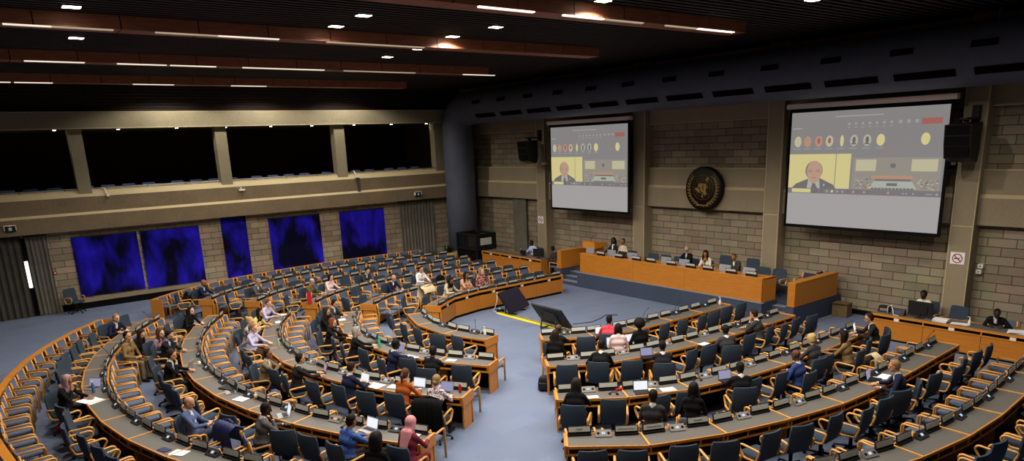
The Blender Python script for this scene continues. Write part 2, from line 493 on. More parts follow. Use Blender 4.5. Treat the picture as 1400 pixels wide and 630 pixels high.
# ------------------------------------------------------------------ room shell
XL, XLB = -15.7, -16.2       # gallery fascia plane, brick plane below it
def build_room():
    m = MB().mat('carpet'); m.bbox(-17, 24, -31, 1.2, -0.2, 0.0); struct(m, 'floor')
    m = MB().mat('dark_slat'); m.bbox(-23, 24.2, -31, 1.2, 8.98, 9.2)
    y = -15.9
    x = -22.0
    while x < 24:
        m.bbox(x, x+0.09, -30.5, -0.3, 8.84, 8.98); x += 0.24
    struct(m, 'ceiling')
    # front wall: brick, upper beam, middle beam with ledge groove, pillars, upper wall
    m = MB().mat('brick_front')
    m.bbox(-17, 24, 0.55, 0.85, 0, 6.6); struct(m, 'wall_front')
    m = MB().mat('concrete'); m.bbox(-17, 24, 0.30, 0.56, 6.46, 7.3)
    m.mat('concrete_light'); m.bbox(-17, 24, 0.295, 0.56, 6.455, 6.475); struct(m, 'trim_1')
    m = MB().mat('concrete'); m.bbox(-17, 24, 0.26, 0.56, 3.21, 3.97); m.bbox(-17, 24, 0.36, 0.56, 3.97, 4.73)
    m.mat('concrete_light'); m.add([(-17, 0.26, 3.97), (24, 0.26, 3.97), (24, 0.36, 4.07), (-17, 0.36, 4.07)], [(0, 1, 2, 3)], False)  # ledge slope in paler concrete, the light on it put into the colour
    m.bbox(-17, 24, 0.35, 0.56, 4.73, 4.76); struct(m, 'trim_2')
    for i, x0 in enumerate((-9.64, -3.36, 2.81, 8.90, 15.2)):
        m = MB().mat('concrete'); m.bbox(x0+0.03, x0+0.57, 0.0, 0.56, 0, 8.9)
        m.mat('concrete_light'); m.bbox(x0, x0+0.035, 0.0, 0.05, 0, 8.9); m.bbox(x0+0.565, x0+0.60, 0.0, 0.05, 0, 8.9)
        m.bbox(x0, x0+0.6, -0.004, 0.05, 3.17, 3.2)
        struct(m, 'pillar_front_%d' % (i+1))
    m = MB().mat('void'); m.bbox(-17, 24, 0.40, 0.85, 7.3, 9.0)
    m.mat('concrete'); m.bbox(-17, 24, 0.25, 0.5, 8.70, 8.84); m.bbox(-17, 24, 0.28, 0.5, 7.25, 7.95); struct(m, 'wall_front_upper')
    m = MB().mat('black_matte'); m.bbox(-17, 24, 0.50, 0.56, 0, 0.16); struct(m, 'baseboard_front')
    # left wall: brick below the gallery
    m = MB().mat('brick_side'); m.bbox(XLB-0.3, XLB, -31, 1.0, 0, 3.3); struct(m, 'wall_left')
    m = MB().mat('black_matte'); m.bbox(XLB, XLB+0.05, -19.8, -4.2, 0, 0.27)
    m.mat('concrete'); m.bbox(XLB, XLB+0.09, -19.1, -14.15, 0.27, 0.42); struct(m, 'baseboard_left')
    # gallery parapet (profile along y)
    prof = [(XL, 3.24), (XL, 3.84), (XL-0.10, 3.94), (XL-0.10, 4.53), (XL-0.34, 4.80), (XL-0.44, 4.80), (XL-0.44, 3.24)]
    m = MB()
    def ext(prof, y0, y1, matf):
        n = len(prof)
        for i in range(n):
            a = prof[i]; b = prof[(i+1) % n]
            m.mat(matf(i))
            m.add([(a[0], y0, a[1]), (a[0], y1, a[1]), (b[0], y1, b[1]), (b[0], y0, b[1])], [(0, 1, 2, 3)], False)
        m.mat(matf(0))
        m.add([(p[0], y1, p[1]) for p in prof], [tuple(range(n))], False)
        m.add([(p[0], y0, p[1]) for p in prof], [tuple(range(n-1, -1, -1))], False)
    ext(prof, -31, -0.9, lambda i: 'concrete_light' if i in (1, 3, 4) else 'parapet_shaded')  # upward faces paler, upright faces darker: fall of light painted in
    struct(m, 'parapet_left')
    m = MB().mat('void'); m.bbox(-23, XL-0.4, -31, 0.9, 3.24, 3.6); struct(m, 'floor_gallery')
    m = MB().mat('gallery_louvre'); m.bbox(-23.2, -22.6, -31, 1, 3.2, 9.2)
    z = 3.7
    while z < 7.3:
        m.bbox(-22.6, -22.52, -31, 0.3, z, z+0.07); z += 0.17
    struct(m, 'wall_gallery_back')
    m = MB().mat('concrete'); m.bbox(-23, XL-0.05, 0.3, 0.85, 3.2, 9.0); struct(m, 'wall_gallery_end')
    m = MB().mat('slab'); m.bbox(XL-0.5, XL, -31, -0.75, 7.16, 7.77)
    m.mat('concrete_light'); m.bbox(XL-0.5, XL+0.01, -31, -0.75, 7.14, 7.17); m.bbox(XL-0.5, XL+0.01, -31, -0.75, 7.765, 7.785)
    m.mat('slab'); m.bbox(-22.6, XL-0.5, -31, 0.3, 7.17, 7.4); struct(m, 'trim_3')
    m = MB().mat('dark_slat'); m.bbox(XLB-0.2, XLB-0.1, -31, 0.4, 7.7, 9.0)
    z = 7.82
    while z < 8.85:
        m.bbox(XLB-0.1, XLB-0.04, -31, 0.4, z, z+0.05); z += 0.13
    struct(m, 'wall_left_upper')
    for i, (ya, yb) in enumerate(((-24.1, -23.6), (-18.53, -18.05), (-12.98, -12.50), (-7.43, -6.90), (-1.75, -1.2))):
        m = MB().mat('slab'); m.bbox(-16.35, -15.9, ya, yb, 3.6, 7.17); struct(m, 'pillar_left_%d' % (i+1))
    # shell out of view
    m = MB().mat('brick_side'); m.bbox(24, 24.3, -31, 1, 0, 9.2); struct(m, 'wall_right')
    m = MB().mat('brick_front'); m.bbox(-23, 24.3, -31.3, -31, 0, 9.2); struct(m, 'wall_back')
    # daylight slit: glazed door behind the left curtain
    m = MB().mat('window_light'); m.bbox(XLB+0.005, XLB+0.02, -20.80, -20.66, 1.15, 2.2)
    m.mat('black_matte'); m.bbox(XLB, XLB+0.004, -21.9, -19.9, 0.0, 3.1); struct(m, 'window_1')
build_room()

# ------------------------------------------------------------------ ceiling beams with strip lights, downlights
BEAMX = {'nearest': 5.35, 'second': -0.10, 'third': -6.15, 'farthest': -12.5}
STRIPS = {'nearest': [(-13.9, -12.5, 1), (-11.7, -10.5, 1), (-10.5, -9.2, 0), (-8.4, -7.2, 0), (-7.2, -5.7, 1), (-17.5, -16.0, 1)],
          'second': [(-21.2, -20.4, 1), (-20.4, -19.3, 0), (-18.5, -17.2, 0), (-17.2, -15.8, 1), (-14.6, -11.8, 0)],
          'third': [(-20.4, -19.0, 1), (-18.2, -16.9, 1), (-16.8, -15.5, 1), (-14.7, -12.0, 1), (-11.3, -8.5, 0), (-6.4, -4.9, 1)],
          'farthest': [(-20.9, -20.3, 1), (-20.2, -19.1, 1), (-16.6, -15.2, 1), (-13.1, -11.7, 1)]}
def build_beams():
    for nm, x in BEAMX.items():
        lab = {'nearest': 'brown timber ceiling beam at the top right, ending above the right screen', 'second': 'long brown timber ceiling beam, second from the right',
               'third': 'brown timber ceiling beam, third from the right', 'farthest': 'dim brown timber ceiling beam lowest in view, nearest the gallery slab'}[nm]
        t = thing('ceiling_beam', lab, 'beam', (x, 0, 8.57), 0, 'timber ceiling beams')
        m = MB().mat('beam_wood')
        y = -30.0
        while y < -5.2:
            y1 = min(y+1.55, -5.2)
            m.bbox(-0.55, 0.0, y+0.012, y1-0.012, 0, 0.30); y += 1.55
        m.mat('void'); m.bbox(-0.53, -0.015, -30, -5.21, 0.005, 0.29)
        m.build('fascia', t)
        for (a, b, lit) in STRIPS[nm]:
            s = MB().mat(('strip_lit' if nm == 'nearest' else 'strip_mid') if lit else 'strip_dim'); s.bbox(-0.06, 0.006, a, b, -0.024, -0.005)
            s.mat('white_plastic'); s.bbox(-0.08, -0.06, a, b, -0.035, 0.0)
            s.build('strip_light', t)
build_beams()
def spot(name, parent, power, angle, blend, loc=(0, 0, -0.03), size=0.12, col=(1.0, 0.90, 0.78)):
    l = bpy.data.lights.new(name, 'SPOT'); l.energy = power; l.spot_size = R(angle); l.spot_blend = blend
    l.shadow_soft_size = size; l.color = col
    o = bpy.data.objects.new(name, l); COL.objects.link(o); o.parent = parent; o.location = loc
    return o
LIT = [(-14.2, -14.7), (-14.2, -10.9), (-14.2, -7.0), (-7.6, -18.6), (-7.6, -14.7), (-7.6, -10.9), (-7.6, -7.0),  # left group: unseen lamps added behind beams to light that side
       (-4.35, -10.6), (-2.3, -10.66), (0.22, -11.1), (2.0, -10.97), (3.98, -11.08), (5.76, -10.94), (0.52, -14.62), (2.09, -14.69), (3.79, -14.77),
       (0.61, -20.1), (7.6, -10.9), (9.5, -10.9), (11.6, -10.9), (7.5, -14.8), (9.5, -14.8), (3.0, -18.6), (6.5, -18.6), (10.5, -18.0), (-3.5, -19.5), (12.5, -7.0), (8.0, -6.6)]
def build_downlights():
    for i, (x, y) in enumerate(LIT):
        seen = True
        lab = 'small square ceiling downlight, lit, %s across the dark ceiling' % ORD[i+1]
        row = 'near row' if y < -12 else 'far row'
        lab = 'small lit square downlight in the dark ceiling, %s, %s from left' % (row, ORD[1+sum(1 for (a, b) in LIT if (b < -12) == (y < -12) and a < x)])
        t = thing('ceiling_downlight', lab, 'ceiling light', (x, y, 8.84), 0, 'ceiling downlights')
        m = MB().mat('black_plastic'); m.bbox(-0.13, 0.13, -0.17, 0.17, -0.02, 0.02); m.build('frame', t)
        m = MB().mat('light_lens'); m.bbox(-0.11, 0.11, -0.15, 0.15, -0.028, -0.018); m.build('lens', t)
        spot('downlight_lamp', t, SPOT_W, 152, 0.35, (0, 0, -0.05))
build_downlights()
def build_gallery():
    ys = (-18.9, -16.65, -14.4, -12.35, -10.3, -8.3, -6.1, -4.0, -1.9)
    for i, y in enumerate(ys):
        t = thing('gallery_downlight', 'tiny bright downlight under the gallery slab, %s from the left' % ORD[i+1], 'ceiling light', (-16.4, y, 7.14), 0, 'gallery downlights')
        m = MB().mat('white_plastic'); m.lathe([(0.07, -0.02), (0.08, 0.01)], n=12); m.build('trim_ring', t)
        m = MB().mat('down_lens'); m.lathe([(0.055, -0.03), (0.055, -0.018)], n=12); m.build('lens', t)
        spot('gallery_lamp', t, GALLERY_W, 150, 0.8, (0.0, 0, -0.04), 0.05, (1, 0.75, 0.55))
    # metal rail on the parapet and the seat tops behind it
    t = thing('parapet_rail', 'thin pale metal rail along the top of the gallery parapet', 'rail', (0, 0, 0))
    m = MB().mat('silver', True); m.tube([(-15.98, -30, 4.84), (-15.98, -1.0, 4.84)], 0.018, 6); m.build('rail', t)
    m = MB().mat('black_plastic')
    for k in range(20): m.bbox(-15.99, -15.97, -29.5+1.5*k, -29.47+1.5*k, 4.78, 4.84)
    m.build('posts', t)
    n = 0
    y = -21.6
    while y < -2.0:
        n += 1
        t = thing('gallery_armchair', 'blue gallery armchair top showing above the parapet, %s from the left' % ORD[n], 'chair', (-16.75, y, 3.6), 0, 'gallery armchairs')
        m = MB().mat('seat_blue_dark', True); rbox(m, (0, 0, 1.02), (0.10, 0.52, 0.60), 0.05); m.build('backrest', t)
        m = MB().mat('seat_blue_dark', True); rbox(m, (-0.28, 0, 0.62), (0.5, 0.52, 0.12), 0.05); m.build('seat', t)
        m = MB().mat('black_plastic'); m.bbox(-0.32, -0.22, -0.2, 0.2, 0.0, 0.57); m.build('pedestal', t)
        y += 0.78 if n % 4 else 1.15
build_gallery()

# ------------------------------------------------------------------ big round air duct
def build_duct():
    t = thing('air_duct', 'big round blue-grey air duct along the top of the front wall and down the corner', 'duct')
    r = 0.80; cx, cy = -14.85, -0.95; zc = 7.75; br = 0.95
    m = MB().mat('duct_paint', True)
    pts = [(23.9, cy, zc)]+[(24-k*2.0, cy, zc) for k in range(1, 19)]+[(cx+br+0.3, cy, zc)]
    for k in range(0, 9):
        a = R(90*k/8); pts.append((cx+br-br*math.sin(a), cy, zc-br+br*math.cos(a)))
    pts += [(cx, cy, zc-br-1.0), (cx, cy, 3.0), (cx, cy, 0.0)]
    m.tube(pts, r, 28); m.build('duct_tube', t)
    xs = [-12.2+1.985*k for k in range(18)]
    for k, x in enumerate(xs):
        a = R(-34)
        m = MB().mat('void'); n = Vector((0, -math.cos(a), math.sin(a))); c = Vector((x+0.78, cy, zc))+n*(r-0.005)
        M = Matrix.Rotation(-a, 3, 'X')
        m.box(c, (1.55, 0.05, 0.20), M=M); m.build('air_slot', t)
        a = R(14); n = Vector((0, -math.cos(a), math.sin(a))); c = Vector((x+0.2, cy, zc))+n*(r-0.005)
        M = Matrix.Rotation(-a, 3, 'X')
        m = MB().mat('void'); m.box(c, (0.6, 0.05, 0.16), M=M); m.build('small_air_slot', t)
build_duct()

# ------------------------------------------------------------------ wall fittings on the left wall
def build_hangings():
    L = [('first', -19.08, -16.67, 0.50, 2.93, 'widest pair, left half'), ('second', -16.55, -14.17, 0.48, 2.93, 'widest pair, right half'),
         ('third', -13.2, -12.08, 0.36, 3.16, ''), ('fourth', -11.05, -8.5, 0.46, 2.94, ''), ('fifth', -7.47, -4.97, 0.50, 2.93, '')]
    for i, (nm, a, b, z0, z1, _) in enumerate(L):
        t = thing('wall_hanging', {0: 'deep blue and black fabric wall hanging beside the grey left curtain', 1: 'deep blue and black fabric wall hanging, second from the left',
                  2: 'narrow tall deep blue fabric wall hanging, narrowest of the five', 3: 'deep blue and black fabric wall hanging just right of the narrow one',
                  4: 'deep blue and black fabric wall hanging, rightmost, nearest the far curtain'}[i], 'wall hanging', (XLB, (a+b)/2, 0), 0, 'blue wall hangings')
        m = MB().mat('hanging_blue', True)
        n = 30; hw = (b-a)/2
        P = []
        for k in range(n+1):
            y = -hw+2*hw*k/n
            P.append([(0.06+0.012*math.sin(k*1.7+i), y, z) for z in (z0, (z0+z1)/2, z1)])
        m.grid(P); 
        P2 = [[(0.045, p[1], p[2]) for p in row] for row in P]
        m.grid(P2, True); m.build('cloth', t)
        m = MB().mat('black_plastic'); m.bbox(0.0, 0.07, -hw, hw, z1-0.01, z1+0.03); m.build('batten', t)
build_hangings()
def curtain(label, c, length, h, along, matn, folds, dark=False, amp=0.09, seed=0, lean=0.0):
    t = thing('curtain', label, 'curtain', c, 0)
    rnd = random.Random(seed)
    m = MB().mat(matn, True)
    n = folds*8; P = []
    ph = [rnd.uniform(0.7, 1.3) for _ in range(folds+1)]
    for k in range(n+1):
        u = k/n; f = u*folds
        d = amp*(0.5+0.5*math.sin(2*math.pi*f))*ph[int(f)]
        row = []
        for q in range(7):
            z = h*q/6
            row.append((d+0.05, u*length+lean*(1-z/h), z) if along == 'y' else (u*length+lean*(1-z/h), -d-0.05, z))
        P.append(row)
    m.grid(P, along == 'x')
    m.build('cloth', t)
    m = MB().mat('black_plastic')
    if along == 'y': m.bbox(0.0, 0.14, -0.05, length+0.05, h, h+0.05)
    else: m.bbox(-0.05, length+0.05, -0.14, 0, h, h+0.05)
    m.build('track', t)
    return t
curtain('dark grey floor-length curtain at the far left edge, left of the daylight slit', (XLB, -22.3, 0.02), 1.52, 3.12, 'y', 'curtain_dark', 7, seed=1)
curtain('grey floor-length curtain between the daylight slit and the first blue hanging', (XLB, -20.62, 0.02), 0.72, 3.12, 'y', 'curtain', 5, seed=2)
curtain('pale grey pleated curtain near the corner beside the round duct', (XLB, -4.06, 0.02), 2.14, 3.12, 'y', 'curtain', 11, seed=3)
curtain('narrow grey curtain on the front wall behind the man in white shirt', (-12.1, 0.50, 0.02), 1.1, 3.15, 'x', 'curtain', 6, seed=4)
def build_small_fittings():
    for lab, y, z in (('small illuminated exit sign with white hood above the left curtain', -21.02, 3.42), ('small illuminated exit sign with white hood above the far curtain', -3.14, 3.42)):
        t = thing('exit_sign', lab, 'sign', (XL, y, z), 0, 'exit signs')
        m = MB().mat('white_plastic'); m.bbox(0, 0.10, -0.2, 0.2, 0.22, 0.25); m.bbox(0, 0.10, -0.2, -0.17, 0.06, 0.25); m.bbox(0, 0.1, 0.17, 0.2, 0.06, 0.25); m.build('hood', t)
        m = MB().mat('black_plastic'); m.bbox(0, 0.08, -0.17, 0.17, 0.0, 0.22); m.build('body', t)
        m = MB().mat('exit_glow'); m.bbox(0.08, 0.085, -0.05, 0.05, 0.05, 0.17); m.build('pictogram', t)
        if y < -10:
            m = MB().mat('red_led'); m.bbox(0.1, 0.105, -0.03, 0.03, 0.225, 0.24); m.build('red_lamp', t)
    for i, (y, z, big) in enumerate(((-17.55, 4.55, 0), (-12.2, 4.4, 1), (-6.5, 4.64, 1))):
        t = thing('parapet_fixture', ['thin white bracket arm on the parapet above the left blue hangings', 'white bracket with little box on the parapet above the narrow hanging',
                                      'white bracket box on the parapet with a dark strip below'][i], 'fixture', (XL-0.10, y, z), 0, 'parapet brackets')
        m = MB().mat('white_plastic', True); m.tube([(-0.15, -0.06, 0.28), (0.05, 0, 0.0)], 0.022, 6); m.build('arm', t)
        m = MB().mat('white_plastic'); m.bbox(0.0, 0.12, -0.05-0.08*big, 0.05+0.08*big, -0.06, 0.02); m.build('box', t)
        if i == 2:
            m = MB().mat('curtain_dark'); m.bbox(0.052, 0.07, -0.02, 0.14, -0.75, -0.12); m.build('dark_strip', t)  # dark strip hanging below the box
    for lab, y in (('small red fire call point beside the left curtain', -19.83), ('small red fire call point left of the far pleated curtain', -4.34)):
        t = thing('fire_call_point', lab, 'alarm', (XLB, y, 1.62), 0, 'fire call points')
        m = MB().mat('red_paint'); m.bbox(0, 0.05, -0.06, 0.06, -0.06, 0.06); m.build('housing', t)
        m = MB().mat('white_plastic'); m.bbox(0.05, 0.055, -0.03, 0.03, -0.03, 0.03); m.build('glass', t)
    for lab, x, z, y in (('white double wall socket low on the brick beside the cardboard box', 5.93, 0.30, 0.55), ('upper white cable box beside the right-hand pillar', 9.66, 2.02, 0.42),
                      ('lower white cable box beside the right-hand pillar', 9.63, 1.86, 0.42)):
        t = thing('wall_socket', lab, 'socket', (x, y, z), 0)
        m = MB().mat('white_plastic'); m.bbox(-0.07, 0.07, -0.03, 0.13, -0.06, 0.06); m.build('plate', t)
        m = MB().mat('black_plastic'); m.bbox(-0.02, 0.02, -0.033, -0.03, -0.015, 0.015); m.build('slot', t)
    # no-smoking signs
    for lab, x in (('white no-smoking sign on the pillar behind the man in white shirt', -9.40), ('white no-smoking sign on the right-hand pillar above the staff desk', 9.19)):
        t = thing('no_smoking_sign', lab, 'sign', (x, 0.0, 2.26), 0, 'no smoking signs')
        m = MB().mat('white_paper'); m.bbox(-0.19, 0.19, -0.02, 0.0, -0.17, 0.17); m.build('board', t)
        m = MB().mat('red_paint', True)
        m.tube([(0.125*math.cos(a), -0.024, 0.125*math.sin(a)) for a in [2*math.pi*k/28 for k in range(28)]], 0.014, 6, closed=True)
        m.tube([(-0.088, -0.024, 0.088), (0.088, -0.024, -0.088)], 0.013, 6); m.build('prohibition_ring', t)
        m = MB().mat('black_plastic'); m.bbox(-0.085, 0.06, -0.026, -0.02, -0.02, 0.012)
        m.tube([(0.07, -0.024, 0.02), (0.085, -0.024, 0.04), (0.07, -0.024, 0.06)], 0.006, 5); m.build('cigarette', t)
    # loudspeakers
    for lab, x in (('black hanging loudspeaker left of the left projection screen', -9.25), ('black hanging loudspeaker right of the right projection screen', 9.25)):
        t = thing('loudspeaker', lab, 'loudspeaker', (x, -0.60, 5.0), 0, 'hanging loudspeakers')
        m = MB().mat('black_plastic')
        poly = [(-0.05, 0.0), (-0.45, 0.12), (-0.55, 0.5), (-0.6, 1.0), (0.12, 1.05), (0.12, 0.3), (0.05, 0.02)]
        M = Matrix(((0, 0, 1), (1, 0, 0), (0, 1, 0)))
        m.extr(poly, 0.66, M); m.build('cabinet', t)
        m = MB().mat('black_matte'); 
        for k in range(3): m.box((0, -0.585+0.05*(2-k)*0.6, 0.3+0.28*k), (0.6, 0.04, 0.24), M=Matrix.Rotation(R(6), 3, 'X'))
        m.build('grille', t)
        m = MB().mat('black_plastic'); m.bbox(-0.09, 0.09, -0.3, 0.59, 1.12, 1.18); m.bbox(-0.09, 0.09, 0.46, 0.59, 1.0, 1.5); m.bbox(-0.05, 0.05, -0.15, -0.05, 1.02, 1.15); m.build('bracket', t)
    for lab, x in (('small white camera on the pillar beside the left screen', -8.95), ('small white camera on the pillar beside the right screen', 8.80)):
        t = thing('wall_camera', lab, 'camera', (x, -0.1, 4.9), 0, 'wall cameras')
        m = MB().mat('white_plastic'); m.bbox(-0.05, 0.05, -0.15, 0.1, 0, 0.1); m.build('body', t)
        m = MB().mat('black_plastic', True); m.lathe([(0.03, 0), (0.03, 0.06)], (0, -0.15, 0.05), 10, Matrix.Rotation(R(90), 3, 'X')); m.build('lens', t)
build_small_fittings()

# ------------------------------------------------------------------ projection screens
def build_screen(cx, nm):
    t = thing('projection_screen', 'large projection screen with video call, %s' % nm, 'screen', (cx, -0.5, 0), 0, 'projection screens')
    W = 4.74; z0, z1 = 2.99, 6.56
    m = MB().mat('screen_frame'); m.bbox(-W/2-0.09, W/2+0.09, 0.0, 0.03, z0-0.10, z1+0.12); m.build('border', t)
    m = MB().mat('screen_case'); m.bbox(-W/2-0.16, W/2+0.16, -0.09, 0.11, z1+0.12, z1+0.27); m.build('roller_case', t)
    S = MB()
    def q(mat, u0, u1, v0, v1, d):
        x0, x1 = -W/2+W*u0, -W/2+W*u1; a, b = z0+(z1-z0)*v0, z0+(z1-z0)*v1
        S.mat(mat); S.add([(x0, -d, a), (x1, -d, a), (x1, -d, b), (x0, -d, b)], [(0, 1, 2, 3)], False)
    def disc(mat, u, v, ru, rv, d, n=20):
        x, zc = -W/2+W*u, z0+(z1-z0)*v
        S.mat(mat); S.add([(x+ru*W*math.cos(2*math.pi*k/n), -d, zc+rv*(z1-z0)*math.sin(2*math.pi*k/n)) for k in range(n)], [tuple(range(n))], False)
    def pol(mat, pts, d):
        S.mat(mat); S.add([(-W/2+W*u, -d, z0+(z1-z0)*v) for u, v in pts], [tuple(range(len(pts)))], False)
    q('scr_bg', 0, 1, 0.30, 1, 0.002)
    q('scr_low', 0, 1, 0, 0.30, 0.002)
    q('scr_bar', 0.0, 1.0, 0.288, 0.335, 0.003)
    # top bar: title, icons, leave button
    q('scr_text', 0.31, 0.62, 0.945, 0.955, 0.004)
    q('scr_text', 0.01, 0.08, 0.855, 0.866, 0.004)
    for k in range(7): disc('scr_text', 0.405+0.0445*k, 0.885, 0.009, 0.011, 0.004, 10); q('scr_text', 0.396+0.0445*k, 0.416+0.0445*k, 0.852, 0.858, 0.004)
    for k in range(3): q('scr_text', 0.717+0.048*k, 0.735+0.048*k, 0.872, 0.898, 0.004)
    q('scr_red', 0.85, 0.965, 0.858, 0.905, 0.004)
    # avatars
    for k, (u, mt) in enumerate(((0.055, 'cream'), (0.125, 'orange'), (0.205, 'orange'), (0.28, 'cream'), (0.365, 'yellow'), (0.445, 'shirt'), (0.53, 'shirt'), (0.615, 'yellow'), (0.88, 'yellow'))):
        disc('scr_'+mt, u, 0.745, 0.012 if k == 4 else 0.026, 0.048, 0.004)
        if k in (2, 3, 5, 6): disc('scr_face' if k > 4 else 'scr_red', u, 0.75, 0.011, 0.026, 0.005, 12); 
        if k in (5, 6): pol('scr_dark', [(u-0.018, 0.712), (u+0.018, 0.712), (u+0.01, 0.728), (u-0.01, 0.728)], 0.005)
        if k < 8: q('scr_text', u-0.03, u+0.022, 0.677, 0.683, 0.004)
    # speaker tile
    q('scr_yellow', 0.0, 0.435, 0.335, 0.635, 0.004)
    q('scr_room', 0.332, 0.338, 0.335, 0.635, 0.005)
    pol('scr_suit', [(0.03, 0.335), (0.055, 0.37), (0.12, 0.405), (0.16, 0.425), (0.23, 0.425), (0.28, 0.395), (0.325, 0.37), (0.345, 0.335)], 0.005)
    disc('scr_suit', 0.185, 0.49, 0.062, 0.085, 0.0052)
    pol('scr_shirt', [(0.14, 0.335), (0.148, 0.425), (0.185, 0.40), (0.225, 0.425), (0.235, 0.335)], 0.006)
    pol('scr_dark', [(0.17, 0.335), (0.18, 0.385), (0.196, 0.385), (0.215, 0.335)], 0.0065)
    disc('scr_skin', 0.188, 0.485, 0.055, 0.092, 0.007, 28)
    pol('scr_skin', [(0.15, 0.43), (0.165, 0.39), (0.19, 0.375), (0.215, 0.39), (0.228, 0.43)], 0.0072)
    q('scr_hair', 0.142, 0.178, 0.478, 0.482, 0.0085); q('scr_hair', 0.196, 0.232, 0.478, 0.482, 0.0085)
    q('scr_hair', 0.145, 0.172, 0.493, 0.497, 0.0085); q('scr_hair', 0.2, 0.228, 0.493, 0.497, 0.0085)
    q('scr_orange', 0.182, 0.194, 0.452, 0.458, 0.0085); q('scr_red', 0.172, 0.206, 0.425, 0.430, 0.0085)
    disc('scr_cream', 0.262, 0.365, 0.006, 0.01, 0.0085, 8)
    q('scr_yellow', 0.03, 0.17, 0.294, 0.328, 0.006); q('scr_dark', 0.17, 0.22, 0.294, 0.328, 0.006)
    # hall-view tile
    q('scr_room', 0.45, 0.985, 0.335, 0.60, 0.004)
    q('scr_cream', 0.47, 0.60, 0.49, 0.585, 0.005); q('scr_cream', 0.815, 0.965, 0.49, 0.585, 0.005)
    disc('scr_dark', 0.705, 0.535, 0.018, 0.02, 0.005, 14)
    q('scr_orange', 0.575, 0.83, 0.425, 0.452, 0.005); q('scr_dark', 0.6, 0.82, 0.408, 0.424, 0.005)
    pol('scr_shirt', [(0.56, 0.345), (0.595, 0.408), (0.825, 0.408), (0.86, 0.345)], 0.005)
    q('scr_dark', 0.675, 0.74, 0.368, 0.392, 0.006)
    q('scr_orange', 0.55, 0.565, 0.34, 0.375, 0.006); q('scr_orange', 0.86, 0.875, 0.34, 0.375, 0.006)
    rnd = random.Random(3)
    for k in range(70):
        u = rnd.uniform(0.46, 0.57) if k % 2 else rnd.uniform(0.85, 0.97); v = rnd.uniform(0.34, 0.42)
        q(rnd.choice(['scr_cream', 'scr_dark', 'scr_text']), u, u+0.012, v, v+0.008, 0.006)
    for k in range(12): q('scr_dark', 0.58+0.022*k, 0.597+0.022*k, 0.337, 0.352, 0.006)
    # taskbar icons
    for k, mt in enumerate(('dark', 'text', 'yellow', 'blue', 'blue', 'red', 'green', 'red', 'green')): disc('scr_'+mt, 0.25+0.036*k, 0.311, 0.009, 0.012, 0.006, 8)
    disc('scr_orange', 0.69, 0.311, 0.009, 0.012, 0.006, 8)
    for u in (0.78, 0.80, 0.84): disc('scr_text', u, 0.309, 0.006, 0.008, 0.006, 8)
    q('scr_text', 0.91, 0.95, 0.306, 0.312, 0.006); disc('scr_text', 0.975, 0.309, 0.007, 0.01, 0.006, 8)
    S.build('video_picture', t)
build_screen(-5.585, 'left one, beyond the round emblem')
build_screen(6.385, 'right one, nearer and larger in view')

# ------------------------------------------------------------------ round emblem
def build_emblem():
    t = thing('emblem_plaque', 'round dark bronze plaque with globe and olive branches on the front wall', 'emblem', (0.17, 0.2, 4.0))
    Mx = Matrix.Rotation(R(90), 3, 'X')
    m = MB().mat('bronze_dark', True); m.lathe([(0.80, -0.08), (0.83, 0.0), (0.83, 0.16), (0.79, 0.2)], (0, 0.0, 0), 48, Mx); m.build('disc', t)
    y = -0.205
    m = MB().mat('gold_dim', True)
    for r in (0.13, 0.24, 0.35, 0.46): m.tube([(r*math.cos(2*math.pi*k/40), y, 0.05+r*math.sin(2*math.pi*k/40)) for k in range(40)], 0.008, 5, closed=True)
    for k in range(8):
        a = math.pi*k/4; m.tube([(0.03*math.cos(a), y, 0.05+0.03*math.sin(a)), (0.46*math.cos(a), y, 0.05+0.46*math.sin(a))], 0.006, 5)
    m.build('globe_grid', t)
    m = MB().mat('gold')
    M = Matrix(((1, 0, 0), (0, 0, -1), (0, 1, 0)))
    for poly in ([(-0.22, 0.10), (-0.1, 0.16), (0.02, 0.14), (0.0, 0.02), (-0.06, -0.04), (-0.16, 0.0), (-0.2, 0.05)],
                 [(0.03, 0.16), (0.16, 0.13), (0.2, 0.02), (0.14, -0.1), (0.2, -0.22), (0.1, -0.3), (0.03, -0.2), (0.05, -0.05)],
                 [(-0.36, -0.04), (-0.24, 0.0), (-0.14, -0.08), (-0.1, -0.2), (-0.2, -0.18), (-0.3, -0.1)],
                 [(0.12, 0.28), (0.22, 0.4), (0.28, 0.34), (0.2, 0.22)], [(-0.04, -0.22), (0.02, -0.24), (0.02, -0.4), (-0.02, -0.38)], [(-0.12, 0.0), (0.0, -0.02), (0.04, -0.16), (-0.06, -0.18)]):
        m.extr([(a, b+0.05) for a, b in poly], 0.03, M, (0, y, 0))
    m.build('continents', t)
    for s in (-1, 1):
        m = MB().mat('gold', True)
        pts = []
        for k in range(13):
            a = R(-98+s*(0)+ (k*11.0)); aa = R(-90)+s*R(8+k*10.2)
            pts.append((0.64*math.cos(aa), y, 0.02+0.64*math.sin(aa)))
        m.tube(pts, 0.012, 6)
        for k in range(1, 13):
            p = Vector(pts[k]); d = (Vector(pts[k])-Vector(pts[k-1])).normalized(); nrm = Vector((p.x, 0, p.z)).normalized()
            for q in (-1, 1):
                tip = p+d*0.11+nrm*q*0.075
                m.tube([p, p+(tip-p)*0.5+nrm*q*0.012, tip], [0.006, 0.024, 0.004], 5, flat=0.5)
        m.tube([(s*0.02, y, -0.60), (s*0.2, y, -0.635), (s*0.3, y, -0.62)], [0.01, 0.025, 0.006], 5)
        m.tube([(0, y, -0.6), (-s*0.1, y, -0.70)], [0.014, 0.008], 5)
        m.build('olive_branch', t)
build_emblem()
